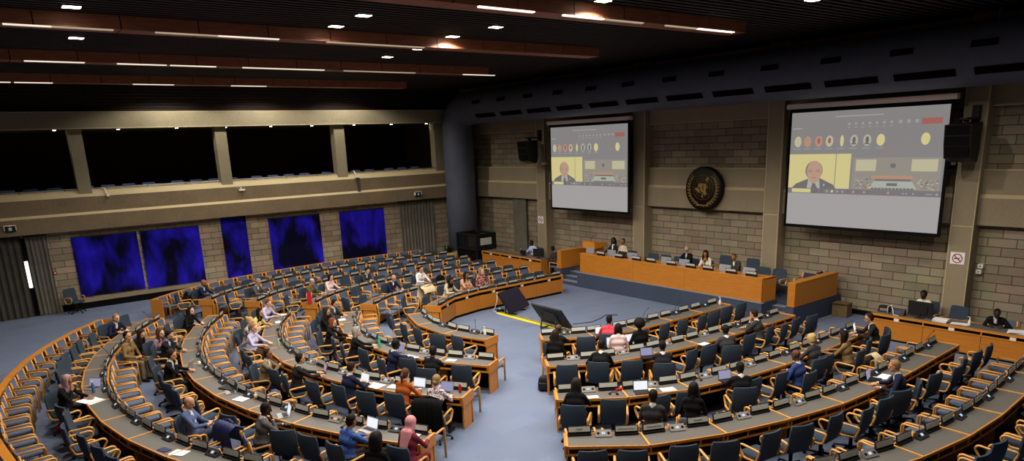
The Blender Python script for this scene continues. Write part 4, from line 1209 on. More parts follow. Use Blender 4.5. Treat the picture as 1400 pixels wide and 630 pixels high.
def body_mesh(pose, lean, hyaw, hpitch, female, sleeves=True, neckline=0, reach=0.46):
    rq = round(reach/0.06)
    key = (pose, round(lean/4), round(hyaw/8), round(hpitch/8), female, sleeves, neckline, rq)
    ry = rq*0.06
    if key in BODY: return BODY[key]
    a = R(round(lean/4)*4); hy = R(round(hyaw/8)*8); hp = R(round(hpitch/8)*8)
    fd = Field((-0.62, -0.42, -0.01), (0.62, 0.86, 1.48), 0.0105)
    w_ = 0.9 if female else 1.0
    pel = np.array([0, -0.02, 0.575]); sp = np.array([0, math.sin(a), math.cos(a)]); fw = np.array([0, math.cos(a), -math.sin(a)])
    # pelvis, trunk
    fd.cap(pel+[-0.085, 0, 0], pel+[0.085, 0, 0], 0.118, 0.118, PANTS, 0.03)
    wa = pel+sp*0.18
    fd.cap(wa+[-0.05*w_, 0, 0], wa+[0.05*w_, 0, 0], 0.112, 0.112, TOP, 0.04)
    fd.cap(pel+sp*0.06+[-0.06, 0, 0], pel+sp*0.06+[0.06, 0, 0], 0.118, 0.118, TOP, 0.04)
    ch = pel+sp*0.345
    fd.cap(ch+[-0.085*w_, 0, 0], ch+[0.085*w_, 0, 0], 0.118*w_, 0.118*w_, TOP, 0.05)
    if female:
        for s in (-1, 1): fd.cap(ch+fw*0.075+[s*0.07, 0, 0]-sp*0.02, ch+fw*0.085+[s*0.07, 0, 0]-sp*0.03, 0.06, 0.055, TOP, 0.04)
    sh = pel+sp*0.475
    fd.cap(sh+[-0.125*w_, 0, 0], sh+[0.125*w_, 0, 0], 0.070, 0.070, TOP, 0.05)
    nb = pel+sp*0.53
    fd.cap(nb-sp*0.02, nb+sp*0.02, 0.066, 0.056, SHIRT, 0.02)
    # shirt front and tie / neckline
    if neckline:
        fd.cap(ch+fw*0.105-sp*0.08, sh+fw*0.062, 0.016, 0.036, SHIRT, 0.01)
        if neckline == 2: fd.cap(ch+fw*0.118-sp*0.10, sh+fw*0.085, 0.020, 0.014, TIE, 0.006)
    Mh = rotm(hy, hp)
    hc = nb+sp*0.05+Mh @ np.array([0, 0.035, 0.125])
    def H(p): return hc+Mh @ np.array(p, float)
    fd.cap(nb, hc+Mh @ np.array([0, -0.02, -0.05]), 0.054 if not female else 0.047, 0.050 if not female else 0.045, SKIN, 0.02)
    fd.ell(H((0, -0.012, 0.035)), (0.076, 0.096, 0.090), Mh.T, SKIN, 0.02)
    fd.ell(H((0, 0.022, -0.045)), (0.058, 0.068, 0.070), Mh.T, SKIN, 0.03)
    fd.cap(H((0, 0.068, -0.095)), H((0, 0.070, -0.09)), 0.022, 0.022, SKIN, 0.02)
    fd.cap(H((0, 0.086, 0.012)), H((0, 0.106, -0.028)), 0.009, 0.016, SKIN, 0.012)
    for s in (-1, 1):
        fd.ell(H((s*0.078, -0.008, -0.008)), (0.010, 0.020, 0.032), Mh.T, SKIN, 0.006)
        fd.cap(H((s*0.018, 0.082, 0.024)), H((s*0.05, 0.070, 0.022)), 0.011, 0.009, SKIN, 0.01)
        fd.cap(H((s*0.030, 0.0785, 0.004)), H((s*0.038, 0.076, 0.004)), 0.011, 0.011, EYE, 0.004)
    fd.cap(H((-0.022, 0.079, -0.058)), H((0.022, 0.079, -0.058)), 0.010, 0.010, LIP, 0.006)
    # legs
    crossed = pose == 'recline'
    for s in (-1, 1):
        hip = np.array([s*0.095, 0.0, 0.565])
        if crossed and s == 1: knee = np.array([0.06, 0.44, 0.70]); ank = np.array([-0.26, 0.56, 0.60]); toe = np.array([-0.34, 0.68, 0.66])
        elif crossed: knee = np.array([-0.11, 0.44, 0.53]); ank = np.array([-0.09, 0.50, 0.10]); toe = np.array([-0.09, 0.66, 0.05])
        else: knee = np.array([s*0.115, 0.43, 0.545]); ank = np.array([s*0.115, 0.40, 0.10]); toe = np.array([s*0.13, 0.56, 0.045])
        fd.cap(hip, knee, 0.088*(1.0 if not female else 0.95), 0.060, PANTS, 0.03)
        fd.cap(knee, ank, 0.060, 0.042, PANTS, 0.02)
        fd.cap(ank-[0, 0.03, 0.045] if not (crossed and s == 1) else ank, toe, 0.042, 0.036, SHOE, 0.02)
    # arms
    P = {}
    P['type'] = ((-0.15, ry, 0.815), (0.15, ry, 0.815)); P['write'] = ((-0.2, ry-0.06, 0.815), (0.10, ry, 0.815))
    P['lap'] = ((-0.10, 0.26, 0.70), (0.10, 0.26, 0.70)); P['fold'] = ((-0.02, ry-0.03, 0.825), (0.02, ry+0.01, 0.85))
    P['recline'] = ((-0.06, 0.30, 0.80), (0.07, 0.30, 0.80)); P['side'] = ((-0.20, 0.30, 0.82), (0.2, 0.42, 0.815))
    chin = H((0.035, 0.085, -0.13))
    P['chin'] = ((-0.16, ry, 0.815), tuple(chin-[0, -0.035, 0.075])); P['chinl'] = (tuple(H((-0.035, 0.085, -0.13))-[0, -0.035, 0.075]), (0.16, ry, 0.815))
    P['clasp'] = ((-0.05, 0.42, 1.0), (0.05, 0.42, 1.0)); P['reach'] = ((-0.55, 0.18, 0.86), (0.15, 0.38, 0.815)); P['brow'] = ((-0.05, ry, 0.82), tuple(H((0.02, 0.16, 0.0))-[0, -0.02, 0.11]))
    for si, s in enumerate((-1, 1)):
        so = sh+np.array([s*0.178*w_, 0, -0.012])
        tgt = np.array(P[pose][si], float)
        up_ = tgt[2] > 0.93
        el, wr = ik(so, tgt, 0.285, 0.255, (s*0.75, -0.35, -0.7) if not up_ else (s*0.5, 0.35, -1.0))
        fd.cap(so, el, 0.056*(0.88 if female else 1), 0.044*(0.9 if female else 1), TOP, 0.03)
        fd.cap(el, el+(wr-el)*(0.88 if sleeves else 0.12), 0.044*(0.9 if female else 1), 0.034, TOP, 0.012)
        if sleeves and neckline: fd.cap(el+(wr-el)*0.88, el+(wr-el)*0.94, 0.0315, 0.031, SHIRT, 0.004)
        fd.cap(el+(wr-el)*(0.3 if not sleeves else 0.85), wr, 0.036 if not sleeves else 0.027, 0.026, SKIN, 0.01)
        dv = (wr-el)/np.linalg.norm(wr-el)
        if pose in ('chin', 'chinl', 'brow', 'clasp') and up_: dd = dv*0.7+np.array([-s*0.35, 0.0, 0.5]); upv_ = (0, 1, 0.2); cu = 0.9
        else: dd = np.array([dv[0]*0.6-s*0.1, max(dv[1], 0.4), -0.06]); upv_ = (0, 0, 1); cu = 0.5
        if pose in ('lap', 'fold', 'recline'): dd = np.array([-s*0.75, 0.5, -0.05]); cu = 0.8
        if pose == 'reach' and s == -1: dd = np.array([-0.9, 0.3, -0.1])
        d_ = np.array(dd)/np.linalg.norm(dd); u_ = np.array(upv_, float)
        sd = np.cross(d_, u_); sgn = 1 if sd[0]*(-s) > 0 or abs(sd[0]) < 1e-3 else -1
        hand(fd, wr, dd, upv_, sgn, cu, 0)
    me = field_mesh(fd, 'person_body', ['skin_0', 'cl_black', 'cl_white', 'cl_black', 'black_plastic', 'cl_black', 'black_matte', 'lip_0'])
    BODY[key] = (me, hc, Mh, nb, sh, sp, fw)
    return BODY[key]
HAIR = {}
def hair_mesh(style, bk, info):
    key = (style, bk)
    if key in HAIR: return HAIR[key]
    me0, hc, Mh, nb, sh, sp, fw = info
    fd = Field(hc-[0.30, 0.34, 0.52], hc+[0.30, 0.30, 0.26], 0.011)
    def H(p): return hc+Mh @ np.array(p, float)
    def shell(gr, cut=0.03, n=(0, 0.92, -0.39)):
        fd.ell(H((0, -0.016, 0.038)), (0.076+gr, 0.098+gr, 0.091+gr), Mh.T, 0, 0.01, (n, cut))
        fd.ell(H((0, -0.035, -0.02)), (0.066+gr, 0.068+gr, 0.062+gr), Mh.T, 0, 0.015, ((0, 0.97, -0.2), 0.018))
    if style == 'short': shell(0.008, 0.024); 
    elif style == 'balding':
        fd.ell(H((0, -0.02, 0.0)), (0.083, 0.093, 0.075), Mh.T, 0, 0.01, ((0, 0.9, 0.44), -0.002))
    elif style == 'full': shell(0.014, 0.030)
    elif style == 'afro': fd.ell(H((0, -0.03, 0.055)), (0.125, 0.125, 0.118), Mh.T, 0, 0.01, ((0, 0.8, -0.6), 0.04))
    elif style == 'bigafro': fd.ell(H((0, -0.035, 0.05)), (0.155, 0.15, 0.145), Mh.T, 0, 0.01, ((0, 0.8, -0.6), 0.05))
    elif style in ('bob', 'long', 'longfront', 'curly'):
        shell(0.016 if style != 'curly' else 0.03, 0.036)
        zl = {'bob': -0.13, 'long': -0.30, 'longfront': -0.27, 'curly': -0.13}[style]
        rr = 0.034 if style != 'curly' else 0.05
        for q in (-0.07, -0.035, 0.0, 0.035, 0.07):
            b0 = H((q, -0.075+abs(q)*0.35, 0.0)); b1 = b0+np.array([q*0.25, -0.015, zl])-fw*0.0
            fd.cap(b0, b1, rr, rr*0.75, 0, 0.03)
        for s in (-1, 1):
            b0 = H((s*0.076, -0.005, 0.02)); b1 = b0+np.array([s*0.012, 0.03 if style == 'longfront' else -0.01, zl*0.85])
            fd.cap(b0, b1, 0.026, 0.022, 0, 0.02)
    elif style == 'bun':
        shell(0.011, 0.028); fd.cap(H((0, -0.11, 0.075)), H((0, -0.125, 0.085)), 0.045, 0.042, 0, 0.015)
    elif style == 'lowbun':
        shell(0.011, 0.028); fd.cap(H((0, -0.115, -0.02)), H((0, -0.125, -0.02)), 0.042, 0.038, 0, 0.015)
    elif style == 'pony':
        shell(0.011, 0.028); fd.cap(H((0, -0.11, 0.03)), H((0, -0.15, -0.02)), 0.03, 0.034, 0, 0.02); fd.cap(H((0, -0.15, -0.02)), H((0, -0.14, -0.17)), 0.034, 0.016, 0, 0.02)
    elif style in ('hijab', 'hood'):
        fd.ell(H((0, -0.014, 0.03)), (0.094, 0.116, 0.112), Mh.T, 0, 0.02, ((0, 1, 0.0), 0.062))
        fd.ell(H((0, -0.005, -0.06)), (0.092, 0.10, 0.09), Mh.T, 0, 0.03, ((0, 1, 0.25), 0.055))
        n0 = nb+sp*0.02
        fd.cap(n0-fw*0.02, n0-sp*0.07-fw*0.01, 0.085, 0.115, 0, 0.05)
        if style == 'hijab':
            for q in (-0.06, 0.0, 0.06): fd.cap(n0-fw*0.075+[q, 0, 0], n0-sp*0.26-fw*0.135+[q*0.8, 0, 0], 0.05, 0.03, 0, 0.04)
            fd.cap(n0+fw*0.06, n0-sp*0.16+fw*0.11, 0.06, 0.03, 0, 0.04)
    elif style == 'updo':
        shell(0.018, 0.034); fd.cap(H((0, -0.07, 0.10)), H((0, -0.10, 0.07)), 0.05, 0.05, 0, 0.02)
    HAIR[key] = field_mesh(fd, 'hair', ['hair_0'], 2)
    return HAIR[key]
for i, c in enumerate(((224, 176, 146), (200, 148, 112), (150, 100, 70), (92, 60, 44), (62, 42, 34))):
    plain('skin_%d' % i, rgb(*c), 0.55, spec=0.25); plain('lip_%d' % i, rgb(int(c[0]*0.82), int(c[1]*0.62), int(c[2]*0.62)), 0.5)
for nm, c in dict(black=(22, 22, 24), dark=(36, 34, 36), navy=(30, 36, 62), blue=(44, 58, 104), royal=(52, 70, 128), steel=(84, 98, 136), steelgrey=(98, 106, 132), grey=(88, 86, 88), dgrey=(58, 58, 60), white=(232, 230, 232),
                  sky=(176, 196, 232), lilac=(196, 192, 224), tan=(132, 106, 70), olive=(98, 92, 62), khaki=(128, 112, 84), cream=(226, 216, 196), beige=(198, 184, 160), pink=(222, 150, 156),
                  blush=(232, 204, 204), maroon=(118, 40, 56), coral=(206, 74, 88), rust=(164, 82, 34), yellow=(222, 200, 130), peach=(204, 156, 124), red=(150, 30, 40), rose=(176, 140, 146), mauve=(150, 120, 130), brown=(86, 66, 50)).items():
    plain('cl_'+nm, rgb(*c), 0.9, var=0.12, scale=30, spec=0.15)
pattern('cl_floral', [rgb(232, 224, 226), rgb(90, 70, 84), rgb(214, 190, 196), rgb(150, 96, 110), rgb(240, 236, 236)], 55)
pattern('cl_redfloral', [rgb(120, 26, 36), rgb(196, 170, 150), rgb(90, 24, 30), rgb(170, 60, 60)], 34)
pattern('cl_bluepattern', [rgb(40, 40, 150), rgb(70, 80, 200), rgb(30, 110, 130), rgb(20, 24, 70)], 16, 'noise')
pattern('cl_greypattern', [rgb(150, 144, 140), rgb(90, 86, 84), rgb(190, 184, 180)], 40)
for nm, c in dict(black=(18, 16, 15), dbrown=(42, 30, 24), brown=(84, 56, 38), red=(120, 64, 38), blond=(196, 164, 104), dblond=(150, 120, 80), grey=(150, 146, 140), silver=(190, 188, 182), ginger=(150, 96, 56)).items():
    plain('hair_'+nm, rgb(*c), 0.7, var=0.3, scale=60, spec=0.2)
plain('hair_0', rgb(20, 18, 16), 0.7)
def person(label, x, y, rz, lean=12, pose='type', hy=0, hp=-14, female=False, skin=0, top='black', shirt='white', pants='dark', tie=None, neckline=1, hair='short', hcol='black',
           sleeves=True, z=0.0, beard=None, glasses=False, group='seated delegates', shoe='black_plastic', reach=0.46):
    info = body_mesh(pose, lean, hy, hp, female, sleeves, 2 if tie else neckline, reach)
    me = info[0]
    t = thing('person', label, 'person', (x, y, z), R(rz), group)
    b = link('body', me, t)
    for i, nm in enumerate(('skin_%d' % skin, 'cl_'+top, 'cl_'+shirt if neckline or tie else 'cl_'+top, 'cl_'+pants, shoe, 'cl_'+(tie or shirt), 'black_matte', 'lip_%d' % skin)):
        b.material_slots[i].link = 'OBJECT'; b.material_slots[i].material = MAT[nm]
    key = (pose, round(lean/4), round(hy/8), round(hp/8), female, round(reach/0.06) if pose in () else 0)
    if hair != 'bald':
        hm = hair_mesh(hair, key, info)
        o = link('headscarf' if hair == 'hijab' else ('hood' if hair == 'hood' else 'hair'), hm, t)
        o.material_slots[0].link = 'OBJECT'; o.material_slots[0].material = MAT[hcol if hcol in MAT else 'hair_'+hcol]
    hc, Mh = info[1], info[2]
    if beard:
        fd = Field(hc-0.2, hc+0.2, 0.011)
        c = hc+Mh @ np.array([0, 0.024, -0.062]); fd.ell(c, (0.063, 0.068, 0.062), Mh.T, 0, 0.01, ((0, -0.9, 0.6), -0.028))
        o = link('beard', field_mesh(fd, 'beard', ['hair_'+beard]), t)
    if glasses:
        m = MB().mat('black_plastic', True)
        for s in (-1, 1):
            m.tube([tuple(hc+Mh @ np.array([s*0.034+0.022*math.cos(2*math.pi*k/12), 0.096, 0.004+0.018*math.sin(2*math.pi*k/12)])) for k in range(12)], 0.003, 4, closed=True)
            m.tube([tuple(hc+Mh @ np.array(p)) for p in ((s*0.056, 0.094, 0.008), (s*0.084, 0.03, 0.008), (s*0.086, -0.01, 0.0))], 0.003, 4)
        m.tube([tuple(hc+Mh @ np.array(p)) for p in ((-0.012, 0.1, 0.006), (0.012, 0.1, 0.006))], 0.003, 4)
        m.build('glasses', t)
    return t
# ------------------------------------------------------------------ delegates in the rows
def seat_for(kind, b, r, x, y, rz):
    best = None
    for s in SEATS:
        if s[0] == kind and s[1] == b and s[2] == r and s[7] is None:
            d = math.hypot(s[4]-x, s[5]-y)
            if best is None or d < best[0]: best = (d, s)
    if best:
        s = best[1]; s[4], s[5], s[6], s[7] = x, y, R(rz), 'taken'
def delegate(label, x, y, rz, lean, row, wood=0, turn=0, chair=True, **k):
    rz2 = rz+turn
    if chair: seat_for('w' if wood else 's', row[0], int(row[1]), x, y, rz2)
    else:
        near = min((s for s in SEATS if s[0] == 's' and s[1] == row[0] and s[2] == int(row[1]) and s[7] is None), key=lambda s: math.hypot(s[4]-x, s[5]-y))
        SEATS.remove(near)
    return person(label, x, y, rz2, lean, **k)
D = delegate
# left block
D('man in navy suit with short beard at the fifth left-block row, beneath the blue hanging', -11.08, -15.70, -48, 12, 'L5', hp=-20, top='navy', shirt='sky', skin=2, hair='balding', beard='black', pose='write')
D('grey-haired man in grey suit and white shirt at end of fourth left-block row', -9.72, -14.13, -49, 18, 'L4', top='grey', skin=1, hair='full', hcol='grey', hp=-24, pose='type')
D('grey-haired man in olive jacket beside the red gift bag', -7.98, -12.68, -52, 12, 'L3', top='olive', shirt='khaki', skin=1, hair='short', hcol='silver', hp=-24, pose='write')
D('woman with black bobbed hair in pale pink blouse, left block', -8.28, -11.77, -66, 12, 'L3', top='blush', neckline=0, female=True, skin=0, hair='bob', hp=-16, hy=8)
D('dark-haired man in grey suit bending over his desk, third left-block row', -8.85, -9.99, -77, 24, 'L3', top='dgrey', skin=0, hp=-24, hair='full', pose='fold')
D('balding man in navy suit with red tie reading a white sheet, left block', -6.35, -10.12, -76, 16, 'L2', top='navy', tie='red', skin=1, hair='balding', hcol='dbrown', hp=-24, pose='write')
D('man in white shirt and red tie without jacket, left block', -6.95, -8.47, -82, 8, 'L2', top='white', tie='red', skin=1, hair='short', hcol='dbrown', hp=-16, reach=0.42)
D('dark-haired woman with head bowed beside the cream coat, front left row', -4.32, -8.91, -77, 18, 'L1', top='beige', neckline=0, female=True, skin=2, hair='long', hp=-32, pose='write')
D('woman with long dark hair and folded arms in peach dress, front left row', -4.59, -7.97, -88, 12, 'L1', top='peach', neckline=0, female=True, skin=2, hair='long', hy=16, pose='fold', sleeves=False)
D('blonde woman in red floral blouse, front left row', -4.66, -7.15, -88, 8, 'L1', top='redfloral', neckline=0, female=True, skin=0, hair='bob', hcol='dblond', hy=24, hp=-4, pose='lap')
# middle block, fifth row
D('fair-bearded man in navy suit leaning on the far left end of the rear desk row', -7.31, -19.40, -29, 27, 'C5', top='navy', skin=0, hair='full', hcol='dblond', beard='dblond', hp=-8, turn=-30, pose='type')
D('dark-haired man in tan jacket on a wooden chair before the rear desk row', -4.00, -19.52, -16, 4, 'C5', 1, top='tan', shirt='brown', pants='khaki', skin=1, hair='full', turn=-30, pose='lap', hp=-4)
D('woman in black with paper on her lap beside the man in tan jacket', -4.39, -19.26, -22, 16, 'C5', 1, top='black', neckline=0, female=True, skin=0, hair='long', hcol='dbrown', turn=-25, pose='lap', hp=-34)
D('woman in pale pink headscarf and black dress at the rear desk row', -0.78, -21.42, -4, 12, 'C5', top='black', neckline=0, female=True, skin=2, hair='hijab', hcol='cl_rose', turn=-38, hp=-20, pose='chin', pants='black')
D('person with dark braided hair at the bottom edge of the picture', 7.18, -17.80, 33, 4, 'C5', 1, top='black', neckline=0, female=True, skin=4, hair='curly', hp=-10, pose='lap')
# fourth row
D('brown-haired woman in black jacket at the left end of the fourth middle row', -6.47, -17.42, -32, 26, 'C4', top='black', neckline=0, female=True, skin=0, hair='long', hcol='dbrown', hp=-8, turn=-20)
D('woman with long brown hair in grey top behind the man touching his brow', -3.87, -18.83, -18, 12, 'C4', top='mauve', neckline=0, female=True, skin=0, hair='long', hcol='brown', hp=-14, turn=-24, pose='lap')
D('dark-haired man in dark jacket resting his brow on his hand', -3.43, -18.71, -18, 12, 'C4', top='dark', shirt='sky', skin=1, hair='full', beard='black', hp=-24, turn=-22, pose='brow')
D('woman with pinned-up hair and black blazer, hand at her chin, laptop open', -1.19, -19.16, -4, 12, 'C4', top='black', female=True, skin=1, hair='updo', hcol='dbrown', hp=-16, turn=-28, pose='chin')
D('bald man in blue suit reclining cross-legged with a white phone', 2.88, -19.61, 9, -6, 'C4', top='steel', shirt='white', pants='steelgrey', skin=1, hair='bald', hp=-24, turn=-42, pose='recline')
D('man in grey sweater with striped collar on a wooden chair, hand at his mouth', 4.30, -18.77, 16, 12, 'C4', chair=False, top='grey', shirt='white', skin=4, hair='short', hp=-16, turn=-22, pose='chin')
D('man in bright blue patterned shirt typing on a white-screened laptop', 6.06, -17.82, 30, 12, 'C4', top='bluepattern', neckline=0, skin=2, hair='short', hp=-12, reach=0.52, turn=-18)
D('woman in pink headscarf and maroon dress at the aisle end, seen from behind', 6.92, -17.07, 30, 13, 'C4', top='maroon', neckline=0, female=True, skin=2, hair='hijab', hcol='cl_pink', hp=-14, pants='maroon', turn=-8, pose='write')
# third row
D('red-haired man in pale striped shirt writing at the left end of third middle row', -5.66, -15.22, -33, 19, 'C3', top='lilac', neckline=0, skin=0, hair='short', hcol='red', hp=-24, turn=-20, pose='write')
D('woman with long dark hair in yellow top, third middle row', -4.54, -15.93, -23, 25, 'C3', top='yellow', neckline=0, female=True, skin=1, hair='long', hcol='black', hp=-20, turn=-24, pose='type')
D('woman with blonde bun in lilac shirt at a laptop on a wooden chair', -2.43, -16.70, -14, 12, 'C3', chair=False, top='lilac', neckline=0, pants='brown', female=True, skin=0, hair='pony', hcol='dblond', hp=-16, turn=-38, pose='type')
D('fair-haired woman in grey patterned sweater behind the woman in lilac shirt', -3.32, -16.52, -23, 12, 'C3', top='greypattern', neckline=0, female=True, skin=0, hair='bun', hcol='blond', turn=-20, pose='clasp')
D('man in tan suit holding both hands together before his face', 0.49, -17.35, 5, 12, 'C3', top='khaki', skin=2, hair='short', hcol='dbrown', hp=-8, turn=-40, pose='clasp')
D('dark-haired man in dark navy suit with hand on a laptop showing a photo', 1.56, -16.97, 14, 12, 'C3', top='dark', skin=1, hair='full', hp=-10, turn=-24, reach=0.54, pose='type')
D('man in navy blue jacket typing at a white-screened laptop, third middle row', 3.10, -16.39, 23, 12, 'C3', top='navy', skin=1, hair='full', hcol='dbrown', hp=-14, turn=-12, pose='type')
D('woman with ponytail in rust orange top, seen from behind', 4.41, -15.77, 33, 20, 'C3', top='rust', neckline=0, female=True, skin=0, hair='pony', hcol='brown', hp=-8, turn=-8, pose='type')
D('woman with hair bun in pink-grey floral blouse, seen from behind', 5.31, -15.47, 33, 12, 'C3', top='floral', neckline=0, female=True, skin=0, hair='lowbun', hcol='dblond', hp=-10, pose='type', sleeves=False)
# second row
D('woman with long dark hair in black, behind the man in grey suit', -2.81, -14.39, -18, 12, 'C2', top='black', neckline=0, female=True, skin=1, hair='long', hcol='dbrown', turn=-24, pose='type')
D('black-haired man in dark grey suit at the left end of second middle row', -3.89, -13.69, -30, 21, 'C2', top='dgrey', skin=1, hair='full', hp=-14, turn=-24, pose='write')
D('woman with red-brown hair in black top, second middle row', -1.33, -14.87, -6, 12, 'C2', top='black', neckline=0, female=True, skin=0, hair='bob', hcol='red', hp=-16, turn=-30, pose='type', reach=0.54)
D('person with grey curly hair in black top beside the teal bottle', 0.21, -14.86, 6, 12, 'C2', top='black', neckline=0, female=True, skin=0, hair='curly', hcol='grey', hp=-10, turn=-28, pose='type', reach=0.54)
D('man in dark navy suit writing beside the violet laptop, second middle row', 2.09, -14.73, 18, 12, 'C2', top='navy', skin=4, hair='full', hcol='black', hp=-14, turn=-26, pose='write', reach=0.58)
D('person in black hooded top with dark hair, seen from behind', 3.41, -14.38, 31, 12, 'C2', top='black', neckline=0, skin=3, hair='full', hp=-20, pose='fold', reach=0.54)
# right block
D('balding man in dark suit at the aisle end of the front right row', 3.99, -10.94, 56, 12, 'R1', top='black', skin=3, hair='balding', hcol='dbrown', hp=-16, turn=-34, pose='write', reach=0.58)
D('person in coral pink sweater at the front right row', 4.30, -9.31, 77, 10, 'R1', top='coral', neckline=0, skin=4, hair='short', hp=-12, turn=-35, pose='type', reach=0.42)
D('woman with brown hair in black, behind the balding man at the aisle end', 4.35, -11.29, 55, -2, 'R2', 1, top='black', neckline=0, female=True, skin=1, hair='long', hcol='dbrown', hp=-16, turn=-25, pose='lap')
D('man in black suit reading a white paper at second right row, seen from behind', 5.88, -11.24, 55, 20, 'R2', top='black', skin=2, hair='full', hp=-16, turn=-20, pose='write')
D('woman in pale pink top at a white-screened laptop, second right row', 5.07, -9.76, 76, -2, 'R2', 1, top='blush', neckline=0, female=True, skin=3, hair='bob', hp=-16, turn=-30, pose='lap')
D('person with large black afro hair, right block, seen from behind', 5.20, -9.10, 82, -2, 'R2', 1, top='black', neckline=0, female=True, skin=4, hair='bigafro', hp=-8, turn=-15, pose='lap')
D('man in black suit at a dark laptop, second right row, hand by his chair arm', 6.96, -10.25, 76, 12, 'R2', top='dark', skin=3, hair='short', hp=-10, turn=-28, pose='type', reach=0.58)
D('man in dark grey suit with a white tablet before him, second right row', 7.16, -8.05, 87, 12, 'R2', top='dgrey', skin=4, hair='short', hp=-8, turn=-25, pose='side')
D('dark-haired man in olive grey suit with chin on hand, second right row', 6.77, -6.03, 89, 14, 'R2', top='dgrey', skin=1, hair='full', hcol='dbrown', hp=-20, turn=15, pose='chinl')
D('man in black suit with short black hair, third right row, seen from behind', 9.16, -10.37, 77, 12, 'R3', top='black', skin=4, hair='short', hp=-12, turn=-25, pose='type', reach=0.54)
D('bald man in bright blue suit with elbow on chair arm, third right row', 9.49, -8.73, 85, 8, 'R3', top='royal', skin=3, hair='bald', hp=-8, turn=5, pose='side')
D('person with blond pinned-up hair in grey top, third right row', 9.11, -7.32, 89, 14, 'R3', top='dgrey', neckline=0, female=True, skin=1, hair='updo', hcol='blond', hp=-12, turn=-10, pose='type')
D('woman with long black hair in tan jacket, third right row', 9.45, -6.50, 89, 12, 'R3', top='tan', neckline=0, female=True, skin=2, hair='long', hp=-14, turn=10, pose='type')
D('man in dark suit and glasses typing at the podium end of third right row', 9.06, -4.34, 92, 14, 'R3', top='dark', skin=1, hair='full', hcol='dbrown', hp=-12, turn=35, pose='type', glasses=True)
D('man with sandy grey hair in navy suit reading papers, fourth right row', 11.30, -7.87, 91, 14, 'R4', top='navy', skin=1, hair='full', hcol='dblond', hp=-20, turn=25, pose='write')
D('woman in black with a bright phone at the aisle end of third right row', 7.50, -13.55, 52, 12, 'R3', top='black', neckline=0, female=True, skin=3, hair='long', hcol='dbrown', hp=-18, turn=-15, pose='type')
D('man in dark grey suit seated before the plate reading Children and Youth', 8.92, -12.86, 67, -4, 'R4', 1, top='dgrey', skin=4, hair='short', hp=-8, turn=-32, pose='lap')
D('woman with long black hair in black seated before the plate reading Farmers', 9.22, -12.05, 67, -2, 'R4', 1, top='black', neckline=0, female=True, skin=4, hair='long', hp=-14, turn=-35, pose='lap')
for (r_, x_, y_, a_) in ((5, -10.95, -16.35, -20), (4, -9.45, -14.95, -15), (3, -7.25, -13.55, -30), (2, -5.45, -12.15, 5), (1, -3.75, -10.75, -40), (2, -6.7, -11.2, -70), (3, -8.9, -10.6, -75)):
    seat_for('s', 'L', r_, x_, y_, a_)
# the empty armchairs of the rows, each a thing of its own
FAB = random.Random(5)
for (k, b, r, num, x, y, rz, st) in SEATS:
    side = BLOCK[b][1]
    en = endname(b)
    if k == 's':
        lab = 'blue swivel armchair at desk, %s %s, %s row of the %s block' % (ORD[num], en, ORD[r], side)
        fab = FAB.choice(['fabric', 'fabric', 'fabric', 'fabric', 'fabric_teal'])
        if b == 'R' and r == 4 and 9 <= num <= 9: fab = 'fabric_royal'
        o = place_chair('s', x, y, rz, lab, 'swivel armchairs of the %s block' % side, 0, None if fab == 'fabric' else fab)
        if b == 'L' and st is None: o.scale = (1, 1, 0.84)
    elif r == 6:
        place_chair('w', x, y, rz, 'blue wooden-armed chair against the rear rail, %s %s, %s block' % (ORD[num], en, side), 'rear rail chairs of the %s block' % side)
    else:
        place_chair('w', x, y, rz, 'blue wooden-armed chair before desk front, %s %s, %s row, %s block' % (ORD[num], en, ORD[r], side), 'wooden armchairs of the %s block' % side)
place_chair('w', 4.30, -18.77, R(-6), 'blue wooden-armed chair under the man in grey sweater with striped collar', None)
place_chair('w', -2.43, -16.70, R(-52), 'blue wooden-armed chair under the woman with blonde hair in lilac shirt', None)
place_chair('s', -15.55, -19.40, R(-60), 'dark swivel armchair standing alone by the left wall below the blue hanging', None, 0, 'seat_blue_dark')

